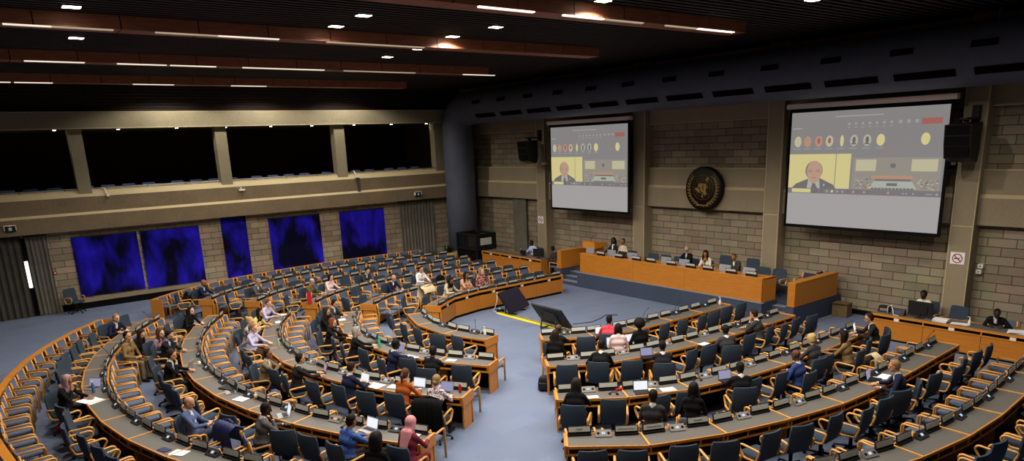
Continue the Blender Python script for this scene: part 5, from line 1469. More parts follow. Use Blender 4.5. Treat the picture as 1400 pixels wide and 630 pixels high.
# ------------------------------------------------------------------ stage, podium, wings, steps
def build_stage():
    m = MB().mat('stage_carpet')
    m.bbox(-5.6, 5.6, -1.62, 0.5, 0, 0.61); m.bbox(-4.2, 4.52, -2.5, -1.62, 0, 0.61); m.bbox(5.3, 5.6, -2.42, -1.62, 0, 0.61); m.bbox(-5.6, -5.3, -2.42, -1.62, 0, 0.61)
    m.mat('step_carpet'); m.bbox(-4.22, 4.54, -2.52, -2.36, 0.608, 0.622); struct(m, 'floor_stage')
    for i, (a, b) in enumerate(((4.52, 5.3), (-5.3, -4.2))):
        m = MB()
        for k in range(3):
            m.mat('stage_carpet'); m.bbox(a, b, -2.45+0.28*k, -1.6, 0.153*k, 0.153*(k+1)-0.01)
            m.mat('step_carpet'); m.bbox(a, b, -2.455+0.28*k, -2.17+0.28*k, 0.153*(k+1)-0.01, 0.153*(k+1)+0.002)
        struct(m, 'floor_steps_%d' % (i+1))
    t = thing('podium_desk', 'long orange wooden podium desk on the blue carpeted stage', 'desk', (0, 0, 0.62))
    m = MB().mat('panel_wood')
    for (a, b) in ((-4.15, -3.3), (-3.3, -1.15), (-1.15, 1.30), (1.30, 4.47)): m.bbox(a+0.004, b-0.004, -2.40, -2.36, 0.0, 0.79)
    m.build('front_panel', t)
    m = MB().mat('desk_wood'); m.bbox(-4.15, 4.47, -2.41, -2.22, 0.77, 0.80); m.bbox(-4.15, 4.47, -2.22, -1.66, 0.74, 0.77); m.build('worktop', t)
    for s, x in (('left', -4.15), ('right', 4.44)):
        m = MB().mat('desk_wood'); m.bbox(x, x+0.03, -2.40, -1.64, 0.0, 0.79); m.build('end_panel', t)
    for lab, x0, x1, xs in (('orange wooden wing barrier at the right end of the stage', 5.35, 5.6, 1), ('orange wooden wing barrier at the left end of the stage', -5.55, -5.3, -1)):
        t = thing('wing_barrier', lab, 'barrier', (0, 0, 0.62), 0, 'stage wing barriers')
        m = MB().mat('panel_wood'); m.bbox(x0, x1, -2.40, 0.2, 0.012, 0.76); m.build('panel', t)
        m = MB().mat('desk_wood'); m.bbox(x0-0.01, x1+0.01, -2.41, 0.2, 0.76, 0.785)
        m.build('cap', t)
        m = MB().mat('black_matte'); m.bbox(x0+0.01, x1-0.01, -2.39, 0.2, 0.0, 0.012); m.build('plinth', t)
    t = thing('lectern', 'wooden lectern with slanted top at the left end of the podium', 'lectern', (-4.05, -1.35, 0.62))
    m = MB().mat('panel_wood'); m.bbox(-0.45, 0.05, -0.2, 0.2, 0, 0.92); m.build('column', t)
    m = MB().mat('desk_wood'); m.extr([(-0.42, 0.90), (0.35, 0.95), (0.35, 1.10), (-0.42, 1.20)], 0.72, Matrix(((0, 0, 1), (1, 0, 0), (0, 1, 0))), (-0.2, 0, 0)); m.build('reading_top', t)
    m = MB().mat('black_plastic', True); m.tube([(-0.2, -0.3, 1.18), (-0.2, -0.25, 1.32), (-0.2, -0.1, 1.40)], 0.008, 6); m.build('gooseneck', t)
    z = 0.62+0.80
    mons = [(-3.78, 'w'), (-2.57, 'w'), (-1.98, 'b'), (-1.43, 'w'), (0.22, 'w'), (1.05, 'w'), (2.80, 'w'), (3.75, 'w')]
    for i, (x, k) in enumerate(mons):
        n = sum(1 for a, c in mons[:i+1] if c == k)
        t = thing('monitor', 'black laptop back on the podium, between two pale monitors' if k == 'b' else 'pale low monitor back on the podium desk, %s from the left' % ORD[n], 'monitor', (x, -2.12, z-0.03), 0,
                  None if k == 'b' else 'podium monitors')
        M = Matrix.Rotation(R(-12), 3, 'X')
        m = MB().mat('black_plastic' if k == 'b' else 'silver'); m.box((0, 0, 0.15), (0.46, 0.03, 0.24), M=M); m.build('case', t)
        m = MB().mat('glass_dark'); m.box((0, 0.017, 0.152), (0.42, 0.004, 0.2), M=M); m.build('display', t)
        m = MB().mat('black_plastic' if k == 'b' else 'silver'); m.bbox(-0.15, 0.15, -0.05, 0.14, 0.0, 0.03); m.build('stand', t)
    for i, x in enumerate((-2.98, -1.98, -1.07, -0.33, 0.63, 1.50, 2.25, 3.19, 3.97)):
        name_plate(x, -2.30, z, R(180), 'white name plate on the podium desk, %s from the left' % ORD[i+1], 'podium name plates')
    for i, x in enumerate((-3.2, -2.68, -1.55, -0.9, -0.25, 0.45, 1.10, 1.72, 2.86, 3.45, 4.05)):
        tall = i in (7, 8)
        k = place_chair('s', x, -1.02 if not tall else -0.8, R(180), 'blue podium chair behind the long desk, %s from the left' % ORD[i+1], 'podium chairs', 0.61, 'fabric_teal' if i % 3 == 0 else None)
        k.scale = (1.0, 1.0, 1.08) if tall else (1, 1, 0.86)
    t = thing('desk_telephone', 'small black desk device on the podium right of centre pillar', 'telephone', (-0.72, -2.1, z-0.03), 0)
    m = MB().mat('black_plastic'); m.extr([(-0.1, 0), (0.1, 0), (0.1, 0.13), (-0.05, 0.04)], 0.24, Matrix(((0, 0, 1), (1, 0, 0), (0, 1, 0)))); m.build('body', t)
    m = MB().mat('black_plastic', True); m.tube([(-0.15, 0.02, 0.12), (0.0, 0.06, 0.16), (0.15, 0.02, 0.12)], 0.02, 6); m.build('handset', t)
    for i, (x, y) in enumerate(((4.9, -0.75), (5.0, -0.1))):
        place_chair('w', x-0.25*i+0.1, y, R(180) if i == 0 else R(90), ('blue wooden-armed chair on the stage right of the podium desk', 'second wooden-armed chair on the stage against the right wing barrier')[i], None, 0.61, 'fabric')
    t = thing('side_table', 'small wooden side table on the stage between the right-hand chairs', 'table', (4.85, 0.05, 0.61))
    m = MB().mat('desk_wood', False); rbox(m, (0, 0, 0.43), (0.5, 0.4, 0.04), 0.03); m.build('top', t)
    for sx in (-1, 1):
        for sy in (-1, 1):
            m = MB().mat('desk_wood'); m.bbox(sx*0.2-0.02, sx*0.2+0.02, sy*0.15-0.02, sy*0.15+0.02, 0, 0.41); m.build('leg', t)
    t = thing('tissue_box', 'white tissue box on the side table at the right of the stage', 'box', (4.85, 0.08, 1.062))
    m = MB().mat('white_paper'); m.bbox(-0.1, 0.1, -0.06, 0.06, 0, 0.09); m.build('carton', t)
    m = MB().mat('white_paper', True); m.tube([(0, 0, 0.09), (0.02, 0, 0.13), (0.0, 0.01, 0.16)], [0.03, 0.02, 0.004], 6); m.build('tissue', t)
build_stage()
PG = 'people at the podium'
person('woman with curly black hair, dark blazer and white blouse at the podium left', -3.19, -1.30, 180, 8, 'type', hy=30, hp=-4, female=True, skin=4, top='dark', neckline=1, hair='curly', z=0.61, group=PG)
person('woman in beige jacket with hair tied back at the podium', -2.72, -1.24, 180, 6, 'lap', hy=20, hp=-4, female=True, skin=2, top='beige', neckline=1, shirt='cream', hair='bun', hcol='black', z=0.61, group=PG)
person('grey-haired man in dark suit and blue tie at the podium centre', 0.50, -1.18, 180, 8, 'type', hy=18, hp=-12, skin=1, top='black', shirt='sky', tie='sky', hair='short', hcol='grey', z=0.61, group=PG, glasses=True)
person('woman with long dark hair in white jacket, hand at her face, podium', 1.55, -1.38, 180, 18, 'chin', hy=24, hp=-24, female=True, skin=2, top='cream', shirt='black', neckline=1, hair='longfront', hcol='black', z=0.61, group=PG)
person('brown-haired man in dark suit before a tall chair at the podium right', 2.78, -1.40, 180, 16, 'fold', hy=10, hp=-24, skin=2, top='dgrey', hair='short', hcol='brown', z=0.61, group=PG)

# ------------------------------------------------------------------ side desks below the front wall
def side_desk(lab, x0, x1, secs):
    t = thing('staff_desk', lab, 'desk', (0, 0, 0), 0, 'staff desks below the front wall')
    y0, y1 = -1.95, -1.2
    m = MB().mat('laminate'); m.bbox(x0+0.03, x1-0.03, y0+0.08, y1, 0.715, 0.742); m.build('worktop', t)
    m = MB().mat('desk_wood'); m.bbox(x0, x1, y0, y0+0.09, 0.70, 0.752); m.bbox(x0, x1, y1, y1+0.03, 0.70, 0.75); m.bbox(x0, x1, y0, y0+0.05, 0.585, 0.61); m.build('edge_trim', t)
    m = MB().mat('panel_wood')
    n = len(secs)-1
    for i in range(n): m.bbox(secs[i]+0.006, secs[i+1]-0.006, y0+0.02, y0+0.05, 0.06, 0.585)
    m.build('front_panel', t)
    m = MB().mat('black_matte'); m.bbox(x0+0.03, x1-0.03, y0+0.07, y0+0.1, 0.0, 0.70); m.bbox(x0+0.02, x1-0.02, y0+0.05, y0+0.07, 0, 0.07); m.build('recess', t)
    m = MB().mat('desk_wood')
    for q in secs: m.bbox(q-0.015, q+0.015, y0+0.005, y0+0.06, 0.6, 0.70)
    m.build('mullion', t)
    for q in range(n):
        m = MB().mat('white_plastic'); c = (secs[q]+secs[q+1])/2; m.bbox(c-0.07, c+0.07, y0+0.01, y0+0.05, 0.61, 0.69); m.build('socket_box', t)
    for x in (x0, x1-0.035):
        m = MB().mat('panel_wood'); m.bbox(x, x+0.035, y0+0.03, y1, 0, 0.70); m.build('end_panel', t)
side_desk('orange wooden staff desk at the far left below the front wall', -11.8, -7.2, (-11.8, -10.3, -8.75, -7.2))
side_desk('orange wooden staff desk at the right below the front wall', 7.78, 13.4, (7.78, 9.22, 10.66, 12.1, 13.4))
SG = 'staff at the side desks'
place_chair('s', -9.0, -0.72, R(180), 'blue swivel chair behind the far left staff desk under the man', None)
person('man in white shirt and dark tie reaching left across the far staff desk', -9.0, -0.85, 180, 8, 'reach', hy=-10, hp=-16, skin=4, top='sky', tie='navy', neckline=1, hair='short', group=SG)
place_chair('w', -10.4, -0.6, R(180), 'empty blue chair behind the far left staff desk', None, 0, 'fabric_grey')
place_chair('w', -6.72, -1.35, R(95), 'wooden-armed chair at the right end of the far left staff desk', None)
person('dark-skinned person in dark clothes at the right end of the far staff desk', -6.72, -1.35, 95, 22, 'write', hp=-20, skin=4, top='dgrey', shirt='mauve', hair='short', group=SG)
place_chair('s', 8.75, -0.62, R(180), 'blue swivel chair behind the right staff desk under the woman', None)
person('woman in cream blouse behind a black monitor at the right staff desk', 8.75, -0.80, 180, 10, 'type', hp=-14, female=True, skin=4, top='cream', neckline=0, hair='full', hcol='black', group=SG)
place_chair('s', 9.55, -0.75, R(170), 'empty blue chair behind the right staff desk beside the pillar', None)
person('man in black suit bowed low over the right staff desk', 10.75, -0.95, 180, 40, 'write', hy=24, hp=-24, skin=4, top='black', hair='short', group=SG)
place_chair('w', 10.75, -0.72, R(180), 'wooden chair behind the bowed man in black suit', None)
place_chair('w', 11.9, -0.75, R(180), 'wooden chair behind the right staff desk at the picture edge', None, 0, 'fabric_royal')
def desk_monitor(lab, x, y, z, rz, w_, h_, big=True):
    t = thing('desk_monitor', lab, 'monitor', (x, y, z), R(rz), None)
    m = MB().mat('black_plastic'); m.bbox(-w_/2, w_/2, -0.02, 0.02, 0.07, 0.07+h_); m.bbox(-w_*0.3, w_*0.3, 0.02, 0.045, 0.12, 0.04+h_*0.8); m.build('case', t)
    m = MB().mat('glass_dark'); m.bbox(-w_/2+0.02, w_/2-0.02, -0.024, -0.02, 0.09, 0.05+h_); m.build('display', t)
    m = MB().mat('black_plastic'); m.bbox(-0.03, 0.03, 0.0, 0.04, 0.01, 0.12); m.bbox(-0.12, 0.12, -0.08, 0.09, 0, 0.015); m.build('stand', t)
desk_monitor('black monitor on the right staff desk in front of the woman', 8.98, -1.62, 0.742, 178, 0.66, 0.40)
desk_monitor('black monitor on the far left staff desk right of the man', -7.75, -1.6, 0.742, 205, 0.55, 0.36)
desk_monitor('low black screen on the far left staff desk before the man', -8.9, -1.6, 0.742, 175, 0.45, 0.18)
t = thing('desk_telephone', 'dark blue-lit telephone on the right staff desk, left of the monitor', 'telephone', (8.42, -1.68, 0.742))
m = MB().mat('black_plastic'); m.extr([(-0.1, 0), (0.1, 0), (0.1, 0.18), (0.02, 0.2)], 0.36, Matrix(((0, 0, 1), (1, 0, 0), (0, 1, 0)))); m.build('body', t)
m = MB().mat('blue_case'); m.box((0, -0.05, 0.10), (0.2, 0.01, 0.09), M=Matrix.Rotation(R(-32), 3, 'X')); m.build('display', t)
t = thing('equipment_box', 'black equipment box at the left end of the right staff desk', 'box', (7.98, -1.5, 0.742))
m = MB().mat('black_plastic'); m.bbox(-0.16, 0.16, -0.1, 0.1, 0, 0.17); m.build('case', t)
m = MB().mat('console_grey'); m.bbox(-0.12, 0.12, -0.104, -0.1, 0.04, 0.12); m.build('front', t)
t = thing('cable', 'white looped cable on the right staff desk', 'cable', (8.2, -1.75, 0.75))
m = MB().mat('white_plastic', True); m.tube([(-0.05, 0, 0.0), (-0.06, 0.02, 0.2), (0.03, 0.02, 0.27), (0.10, 0.0, 0.12), (0.14, -0.05, 0.01), (0.3, -0.08, 0.01)], 0.012, 6); m.build('lead', t)
for i, (lab, x, y, z) in enumerate((('white hand sanitiser pump bottle on the right staff desk', 10.25, -1.62, 0.742), ('white hand sanitiser pump bottle on the end of front right desk row', 3.98, -3.98, 0.75),
                                  ('white hand sanitiser pump bottle on the end of front middle desk row', 1.50, -11.42, 0.75))):
    t = thing('sanitizer_bottle', lab, 'bottle', (x, y, z), 0, 'sanitiser bottles')
    m = MB().mat('bottle_white', True); m.lathe([(0.035, 0), (0.038, 0.02), (0.038, 0.13), (0.015, 0.16), (0.013, 0.18)], n=14); m.build('flask', t)
    m = MB().mat('white_plastic', True); m.lathe([(0.017, 0.18), (0.017, 0.20), (0.006, 0.205), (0.006, 0.235)], n=10); m.tube([(0, 0, 0.235), (-0.06, 0, 0.24)], 0.01, 6); m.build('pump', t)
# ------------------------------------------------------------------ laptops, papers, bottles on the desks
def laptop(lab, x, y, rz, screen, body='silver', op=105, z=0.75, w_=0.32):
    t = thing('laptop', lab, 'laptop', (x, y, z), R(rz), 'open laptops')
    m = MB().mat(body); m.bbox(-w_/2, w_/2, -0.22, 0.0, 0.0, 0.016); m.build('base', t)
    m = MB().mat('black_plastic'); m.bbox(-w_/2+0.02, w_/2-0.02, -0.12, -0.02, 0.016, 0.018); m.build('keyboard', t)
    a = R(op-90); M = Matrix.Rotation(-a, 3, 'X'); h = 0.215
    m = MB().mat(body); c = M @ Vector((0, 0.004, h/2)); m.box(c+Vector((0, 0, 0.012)), (w_, 0.01, h), M=M); m.build('lid', t)
    m = MB().mat(screen); c = M @ Vector((0, -0.002, h/2)); m.box(c+Vector((0, 0, 0.012)), (w_-0.025, 0.003, h-0.03), M=M); m.build('display', t)
for q in (('slim laptop with violet screen beside the woman in pale pink headscarf', -1.45, -20.72, 42, 'laptop_violet'), ('dark-screened open laptop with a sheet beside it, fourth middle row', 1.30, -18.30, -10, 'glass_dark'),
          ('silver laptop with black keyboard at the fourth middle row beside grey-sweatered man', 3.60, -17.95, -12, 'laptop_white'), ('black laptop showing a pink photo before the man in dark navy suit', 1.42, -16.20, -14, 'laptop_photo', 'black_plastic'),
          ('laptop with white screen before the man in navy blue jacket', 2.85, -15.85, 8, 'laptop_white'), ('laptop with white screen before the woman in rust top', 4.05, -15.10, 27, 'laptop_white'),
          ('laptop with violet screen before the woman in floral blouse', 4.72, -14.80, 27, 'laptop_violet'), ('laptop with bright white screen before the man in blue patterned shirt', 5.48, -17.02, 14, 'laptop_white'),
          ('laptop with violet screen before the man writing in second middle row', 1.30, -14.02, 0, 'laptop_violet'), ('dark laptop before the person with grey curly hair', -0.02, -14.05, -20, 'glass_dark', 'black_plastic'),
          ('pale laptop before the woman with pinned-up hair', -1.30, -18.62, -35, 'laptop_white'), ('black tablet screen before the person in coral sweater', 3.80, -9.12, 60, 'laptop_white', 'black_plastic'),
          ('black laptop with violet screen at second right row before the man in black', 6.05, -9.78, 60, 'laptop_violet', 'black_plastic'), ('black laptop with white page at third right row beside a red case', 7.62, -11.75, 56, 'laptop_white', 'black_plastic'),
          ('black laptop with violet screen at third right row before a man in black', 8.42, -9.9, 68, 'laptop_violet', 'black_plastic'), ('laptop with white screen before the man in glasses', 8.44, -4.20, 110, 'laptop_white', 'black_plastic'),
          ('laptop with pale screen before the man with sandy grey hair', 10.52, -7.72, 105, 'laptop_violet', 'black_plastic')):
    laptop(*q)
laptop('pale open laptop on the lap of the woman in pale pink top', 4.66, -9.55, 60, 'laptop_white', 'silver', 100, 0.70)
laptop('white-screened laptop before the person with large afro hair', 4.78, -8.98, 70, 'laptop_white', 'silver', 100, 0.70)
def sheet(name, lab, cat, x, y, rz, w_, d, h=0.004, mt='white_paper', z=0.752, n=2):
    t = thing(name, lab, cat, (x, y, z), R(rz), 'papers on the desks' if cat == 'paper' else None)
    for k in range(n):
        m = MB().mat(mt); m.box((0.012*k, -0.01*k, h*(k+0.5)), (w_, d, h*0.9), rz=R(6*k)); m.build('leaf' if n > 1 else 'page', t)
for q in (('spread white newspaper pages at the rear desk row before the pink headscarf woman', -0.42, -20.95, 20, 0.55, 0.36), ('white sheet beside the dark laptop, fourth middle row', 1.92, -18.38, 20, 0.32, 0.22),
          ('white sheet at the rear middle desk row near the bottom edge', 4.05, -20.17, 30, 0.32, 0.22), ('loose white papers before the man in navy blue jacket', 3.22, -15.78, 15, 0.42, 0.30),
          ('white sheet left of the woman in rust top', 3.62, -15.48, 25, 0.30, 0.21), ('white open notebook before the woman in pink headscarf', 6.30, -16.62, 25, 0.30, 0.24),
          ('folded white sheet at the second middle row near the aisle', 2.84, -13.45, 30, 0.25, 0.18), ('white papers beside the writing man, second middle row', 1.86, -14.05, 10, 0.40, 0.24),
          ('white document stack on third right row beside the laptop', 7.96, -11.28, 60, 0.30, 0.22), ('white papers held by the man with sandy grey hair', 10.62, -7.35, 95, 0.36, 0.25),
          ('white tablet lying before the man in dark grey suit', 6.36, -7.95, 85, 0.26, 0.19), ('white paper before the woman with a bright phone', 7.18, -12.75, 55, 0.22, 0.15),
          ('white sheet before the black-haired man in dark grey suit', -3.32, -13.52, -20, 0.30, 0.21), ('white paper read by the man in black suit', 5.10, -10.65, 50, 0.28, 0.2),
          ('white sheet before the balding man with red tie', -5.85, -10.0, -76, 0.3, 0.22), ('white sheets before the folded-arms woman in peach', -4.02, -7.95, -85, 0.34, 0.24),
          ('white sheet before the red-haired man', -5.5, -14.62, -25, 0.3, 0.22), ('white sheet before the woman in yellow top', -4.55, -15.1, -25, 0.3, 0.22)):
    sheet('paper_sheet', q[0], 'paper', *q[1:])
sheet('folder', 'blue flat folder on the rear desk row left of the white sheet', 'folder', 3.72, -20.35, 20, 0.24, 0.14, 0.012, 'blue_case', n=1)
sheet('folder', 'cream folder on third right row beside the white documents', 'folder', 7.72, -11.58, 40, 0.25, 0.2, 0.012, 'cream', n=1)
sheet('glasses_case', 'red spectacle case on third right row beside the divider', 'case', 7.28, -12.05, 80, 0.17, 0.06, 0.045, 'red_paint', n=1)
sheet('folder', 'closed dark laptop bag lying on the fourth middle desk row', 'bag', 0.98, -18.35, 20, 0.42, 0.26, 0.03, 'black_plastic', n=1)
sheet('paper_stack', 'stack of white boxes on the right staff desk', 'box', 9.55, -1.65, 0, 0.36, 0.22, 0.045, 'white_paper', 0.742)
sheet('paper_sheet', 'white papers on the right staff desk beside the bottle', 'paper', 10.0, -1.6, 10, 0.4, 0.25, 0.006, 'white_paper', 0.742)
sheet('paper_sheet', 'crumpled white papers at the right end of the staff desk', 'paper', 11.4, -1.6, 10, 0.5, 0.3, 0.02, 'white_paper', 0.742, 3)
def bottle(name, lab, x, y, mt, h=0.24, r=0.036, cap='black_plastic', z=0.75):
    t = thing(name, lab, 'bottle' if name != 'paper_cup' else 'cup', (x, y, z))
    m = MB().mat(mt, True)
    if name == 'paper_cup':
        m.lathe([(r*0.8, 0), (r, h)], n=14); m.build('cup_wall', t); m = MB().mat('white_plastic', True); m.lathe([(r*0.95, h-0.01), (r*1.04, h), (r*1.04, h+0.008)], n=14); m.build('rim', t); return
    m.lathe([(r*0.95, 0), (r, 0.01), (r, h*0.68), (r*0.5, h*0.85), (r*0.45, h*0.9)], n=14); m.build('flask', t)
    m = MB().mat(cap, True); m.lathe([(r*0.55, h*0.9), (r*0.55, h), (r*0.3, h*1.02)], n=12); m.build('cap', t)
bottle('drinking_bottle', 'teal drinking bottle on the second middle row beside grey curly hair', 0.42, -14.18, 'teal_bottle', 0.28, 0.04, 'teal_bottle')
bottle('drinking_bottle', 'pale green drinking bottle on the third middle row', -1.62, -16.2, 'green_bottle', 0.24, 0.036, 'white_plastic')
bottle('drinking_bottle', 'clear blue water bottle on the rear desk row by the newspaper', -1.05, -20.80, 'blue_bottle', 0.26, 0.036, 'white_plastic')
bottle('drinking_bottle', 'red drink bottle at the aisle end of third middle row', 4.98, -14.62, 'red_drink', 0.22, 0.034, 'silver')
bottle('paper_cup', 'cream paper cup on the fourth middle row', 2.15, -18.12, 'cream', 0.1, 0.04)
bottle('paper_cup', 'white paper cup before the woman with pinned-up hair', -1.45, -18.35, 'white_plastic', 0.1, 0.04)
bottle('paper_cup', 'blue cup on the third middle row beside loose papers', 3.28, -15.36, 'blue_bottle', 0.09, 0.035)
t = thing('tumbler', 'dark tumbler on the fourth middle row beside the silver laptop', 'cup', (3.30, -17.78, 0.75))
m = MB().mat('black_plastic', True); m.lathe([(0.03, 0), (0.04, 0.15)], n=14); m.build('cup_wall', t); m = MB().mat('black_plastic', True); m.lathe([(0.042, 0.15), (0.042, 0.165), (0.02, 0.17)], n=14); m.build('lid', t)
t = thing('phone', 'bright white phone held up by the woman in black, third right row', 'phone', (7.05, -13.02, 0.86), R(20))
m = MB().mat('black_plastic'); m.box((0, 0, 0.05), (0.10, 0.012, 0.19)); m.build('case', t); m = MB().mat('laptop_white'); m.box((0, -0.008, 0.05), (0.09, 0.004, 0.175)); m.build('display', t)
t = thing('phone', 'white phone in the hands of the reclining bald man', 'phone', (2.98+0.15, -19.28, 0.83), R(-32))
m = MB().mat('white_plastic'); m.box((0, 0.0, 0.04), (0.075, 0.01, 0.15), M=Matrix.Rotation(R(-35), 3, 'X')); m.build('case', t); m = MB().mat('glass_dark'); m.box((0, -0.007, 0.04), (0.066, 0.003, 0.135), M=Matrix.Rotation(R(-35), 3, 'X')); m.build('display', t)
def headset(lab, x, y, rz, z=0.752):
    t = thing('headset', lab, 'headset', (x, y, z), R(rz), 'black headsets')
    m = MB().mat('black_plastic', True); m.tube([(0.08*math.cos(a), 0.10*math.sin(a), 0.012) for a in [R(-20+220*k/14) for k in range(15)]], 0.009, 5); m.build('band', t)
    for s in (-1, 1): m = MB().mat('black_plastic', True); m.lathe([(0.03, 0.0), (0.034, 0.015), (0.02, 0.035)], (s*0.077, -0.03, 0), 10); m.build('ear_cup', t)
for q in (('black headset right of the white-screened laptop, fourth middle row', 5.95, -16.72, 20), ('black headset on fourth middle desk before patterned-shirt man', 5.05, -17.35, 60), ('black headset on third right row, aisle end', 7.35, -12.3, 40),
          ('black headset on third right row beside the violet laptop', 8.02, -10.35, 40), ('black headset on second middle row beside writing man', 2.25, -13.75, 40), ('black headset on the fourth middle row beside the brown-haired woman', -5.6, -17.0, 40)):
    headset(*q)

# ------------------------------------------------------------------ bags, coats, floor things
def backpack(name, lab, x, y, rz, s=1.0, mt='black_plastic', z=0.0):
    t = thing(name, lab, 'bag', (x, y, z), R(rz))
    m = MB().mat(mt, True); rings = []
    for zz, w_, d in ((0, 0.15, 0.09), (0.04, 0.18, 0.12), (0.2, 0.175, 0.125), (0.34, 0.15, 0.10), (0.42, 0.09, 0.055), (0.44, 0.03, 0.02)):
        rings.append([(s*w_*math.copysign(abs(math.cos(a))**0.6, math.cos(a)), s*(d*math.copysign(abs(math.sin(a))**0.6, math.sin(a))), s*zz) for a in [2*math.pi*k/20 for k in range(20)]])
    m.grid(rings, closed=True); m.add(rings[0], [tuple(range(19, -1, -1))]); m.add(rings[-1], [tuple(range(20))]); m.build('sack', t)
    m = MB().mat(mt, True); rbox(m, (0, -s*0.13, s*0.15), (s*0.26, s*0.07, s*0.2), 0.02*s); m.build('pocket', t)
    for q in (-1, 1): m = MB().mat(mt, True); m.tube([(q*s*0.09, s*0.10, s*0.38), (q*s*0.10, s*0.17, s*0.28), (q*s*0.11, s*0.12, s*0.06)], s*0.014, 6); m.build('strap', t)
    return t
backpack('backpack', 'black backpack on the floor behind the woman in pale pink headscarf', -0.50, -21.42+0.1, 20, 1.0)
t = thing('helmet_bag', 'small red pouch on the floor beside the black backpack at rear row', 'bag', (-0.93, -21.60, 0))
m = MB().mat('red_bag', True); rbox(m, (0, 0, 0.09), (0.22, 0.18, 0.18), 0.06); m.build('pouch', t); m = MB().mat('black_plastic', True); m.tube([(-0.07, 0, 0.17), (0, 0, 0.23), (0.07, 0, 0.17)], 0.01, 6); m.build('handle', t)
backpack('backpack', 'black backpack on the floor behind the third middle row', -0.95, -17.35, 60, 0.95)
backpack('backpack', 'black shoulder bag on the floor at the aisle end of second right row', 4.55, -11.85, 40, 0.9)
backpack('backpack', 'large black backpack standing on the floor at the aisle beside the fourth left row', -8.1, -15.2, 20, 1.15, z=0.0)
backpack('backpack', 'black backpack on a chair at the far left, rear rail of left block', -11.72, -16.05, 30, 1.0, z=0.45)
backpack('backpack', 'navy backpack on the chair between the olive-jacketed man and pink-bloused woman', -8.35, -12.2, 30, 0.9, 'navy_bag', 0.45)
backpack('backpack', 'black bag on the chair right of the man in white shirt, left block', -6.75, -7.65, 30, 1.0, 'black_matte', 0.5)
t = thing('gift_bag', 'bright red paper gift bag standing on the aisle end of third left row', 'bag', (-6.62, -13.22, 0.76), R(-20))
m = MB().mat('red_bag'); m.add([(-0.16, -0.07, 0), (0.16, -0.07, 0), (0.16, 0.07, 0), (-0.16, 0.07, 0), (-0.17, -0.08, 0.34), (0.17, -0.08, 0.34), (0.17, 0.08, 0.34), (-0.17, 0.08, 0.34)], [(3, 2, 1, 0), (0, 1, 5, 4), (1, 2, 6, 5), (2, 3, 7, 6), (3, 0, 4, 7)]); m.build('paper_sack', t)
for s in (-1, 1): m = MB().mat('white_paper', True); m.tube([(-0.07, s*0.083, 0.32), (-0.06, s*0.088, 0.22), (0.0, s*0.09, 0.14), (0.06, s*0.088, 0.22), (0.07, s*0.083, 0.32)], 0.009, 6); m.build('ribbon_handle', t)
def coat(lab, x, y, rz, mt, w_=0.56, drop=0.62, ztop=1.0, name='coat'):
    t = thing(name, lab, 'coat' if name == 'coat' else 'scarf', (x, y, 0), R(rz))
    m = MB().mat(mt, True); P = []
    prof = [(0.07, ztop-drop*0.35), (0.03, ztop-0.06), (-0.12, ztop+0.03), (-0.24, ztop-0.05), (-0.27, ztop-drop*0.4), (-0.26, ztop-drop)]
    rnd = random.Random(int(abs(x)*100))
    for k in range(25):
        u = -1+2*k/24; f = 0.018*math.sin(k*1.9)+0.008*rnd.random()
        P.append([(u*w_/2*(1+0.04*j), -0.16+y_-f*(j > 2), z_+(0.02*math.sin(k*0.9) if j == 5 else 0)-0.03*abs(u)**3) for j, (y_, z_) in enumerate(prof)])
    m.grid(P); P2 = [[(p[0]*0.97, p[1]+0.02*(1 if j > 2 else -1), p[2]-0.012) for j, p in enumerate(r_)] for r_ in P]; m.grid(P2, True); m.build('drape', t)
    if name == 'coat':
        m = MB().mat(mt, True); m.tube([(-0.18, -0.25, ztop+0.01), (0, -0.22, ztop+0.035), (0.18, -0.25, ztop+0.01)], 0.03, 6); m.build('collar', t)
coat('black coat hung over the chair at the aisle end of third middle row', 5.31, -15.47, 33, 'black_matte', 0.62, 0.78, 1.0)
coat('cream knitted coat hung over the chair beside the bowed woman, left block', -4.62, -9.35, -77, 'cream', 0.58, 0.6, 1.0)
coat('beige scarf hung over the arm of a chair at third right row', 9.48, -5.85, 80, 'cream', 0.22, 0.6, 0.78, 'scarf')
coat('royal blue jacket hung on the chair beside the reclining man', 3.75, -18.95, 14, 'blue_case', 0.56, 0.45, 1.0)
# big floor monitors and the yellow cable ramp
def floor_monitor(lab, bx, by, ang, dark_face):
    t = thing('floor_monitor', lab, 'monitor', (bx, by, 0), R(ang), 'floor monitors')
    M = Matrix.Rotation(R(36), 3, 'X')          # local +y faces the viewer side of the screen, top leans to -y
    c = Vector((0, -0.25, 0.46))
    m = MB().mat('black_plastic'); m.box(c, (1.46, 0.055, 0.86), M=M); m.build('case', t)
    m = MB().mat('tv_screen'); m.box(c+M @ Vector((0, 0.03, 0)), (1.40, 0.006, 0.80), M=M); m.build('display', t)
    m = MB().mat('console_dark'); m.box(c+M @ Vector((0, -0.04, -0.02)), (0.6, 0.04, 0.45), M=M); m.build('rear_cover', t)
    for s in (-1, 1):
        m = MB().mat('black_plastic', True); m.tube([(s*0.35, -0.36, 0.52), (s*0.35, -0.42, 0.05), (s*0.35, -0.42, 0.0)], 0.025, 6); m.tube([(s*0.35, -0.42, 0.03), (s*0.35, 0.05, 0.03)], 0.025, 6); m.build('stand_leg', t)
floor_monitor('large dark floor screen leaning back before the front left desks, face visible', -2.35, -7.08, -66.6, True)
floor_monitor('large black floor screen leaning back near the aisle, rear side visible', 0.30, -7.62, 0, False)
t = thing('cable_ramp', 'bright yellow cable ramp on the floor between the floor screens', 'cable ramp', (0, -7.66, 0))
m = MB().mat('yellow_paint')
x = -2.85
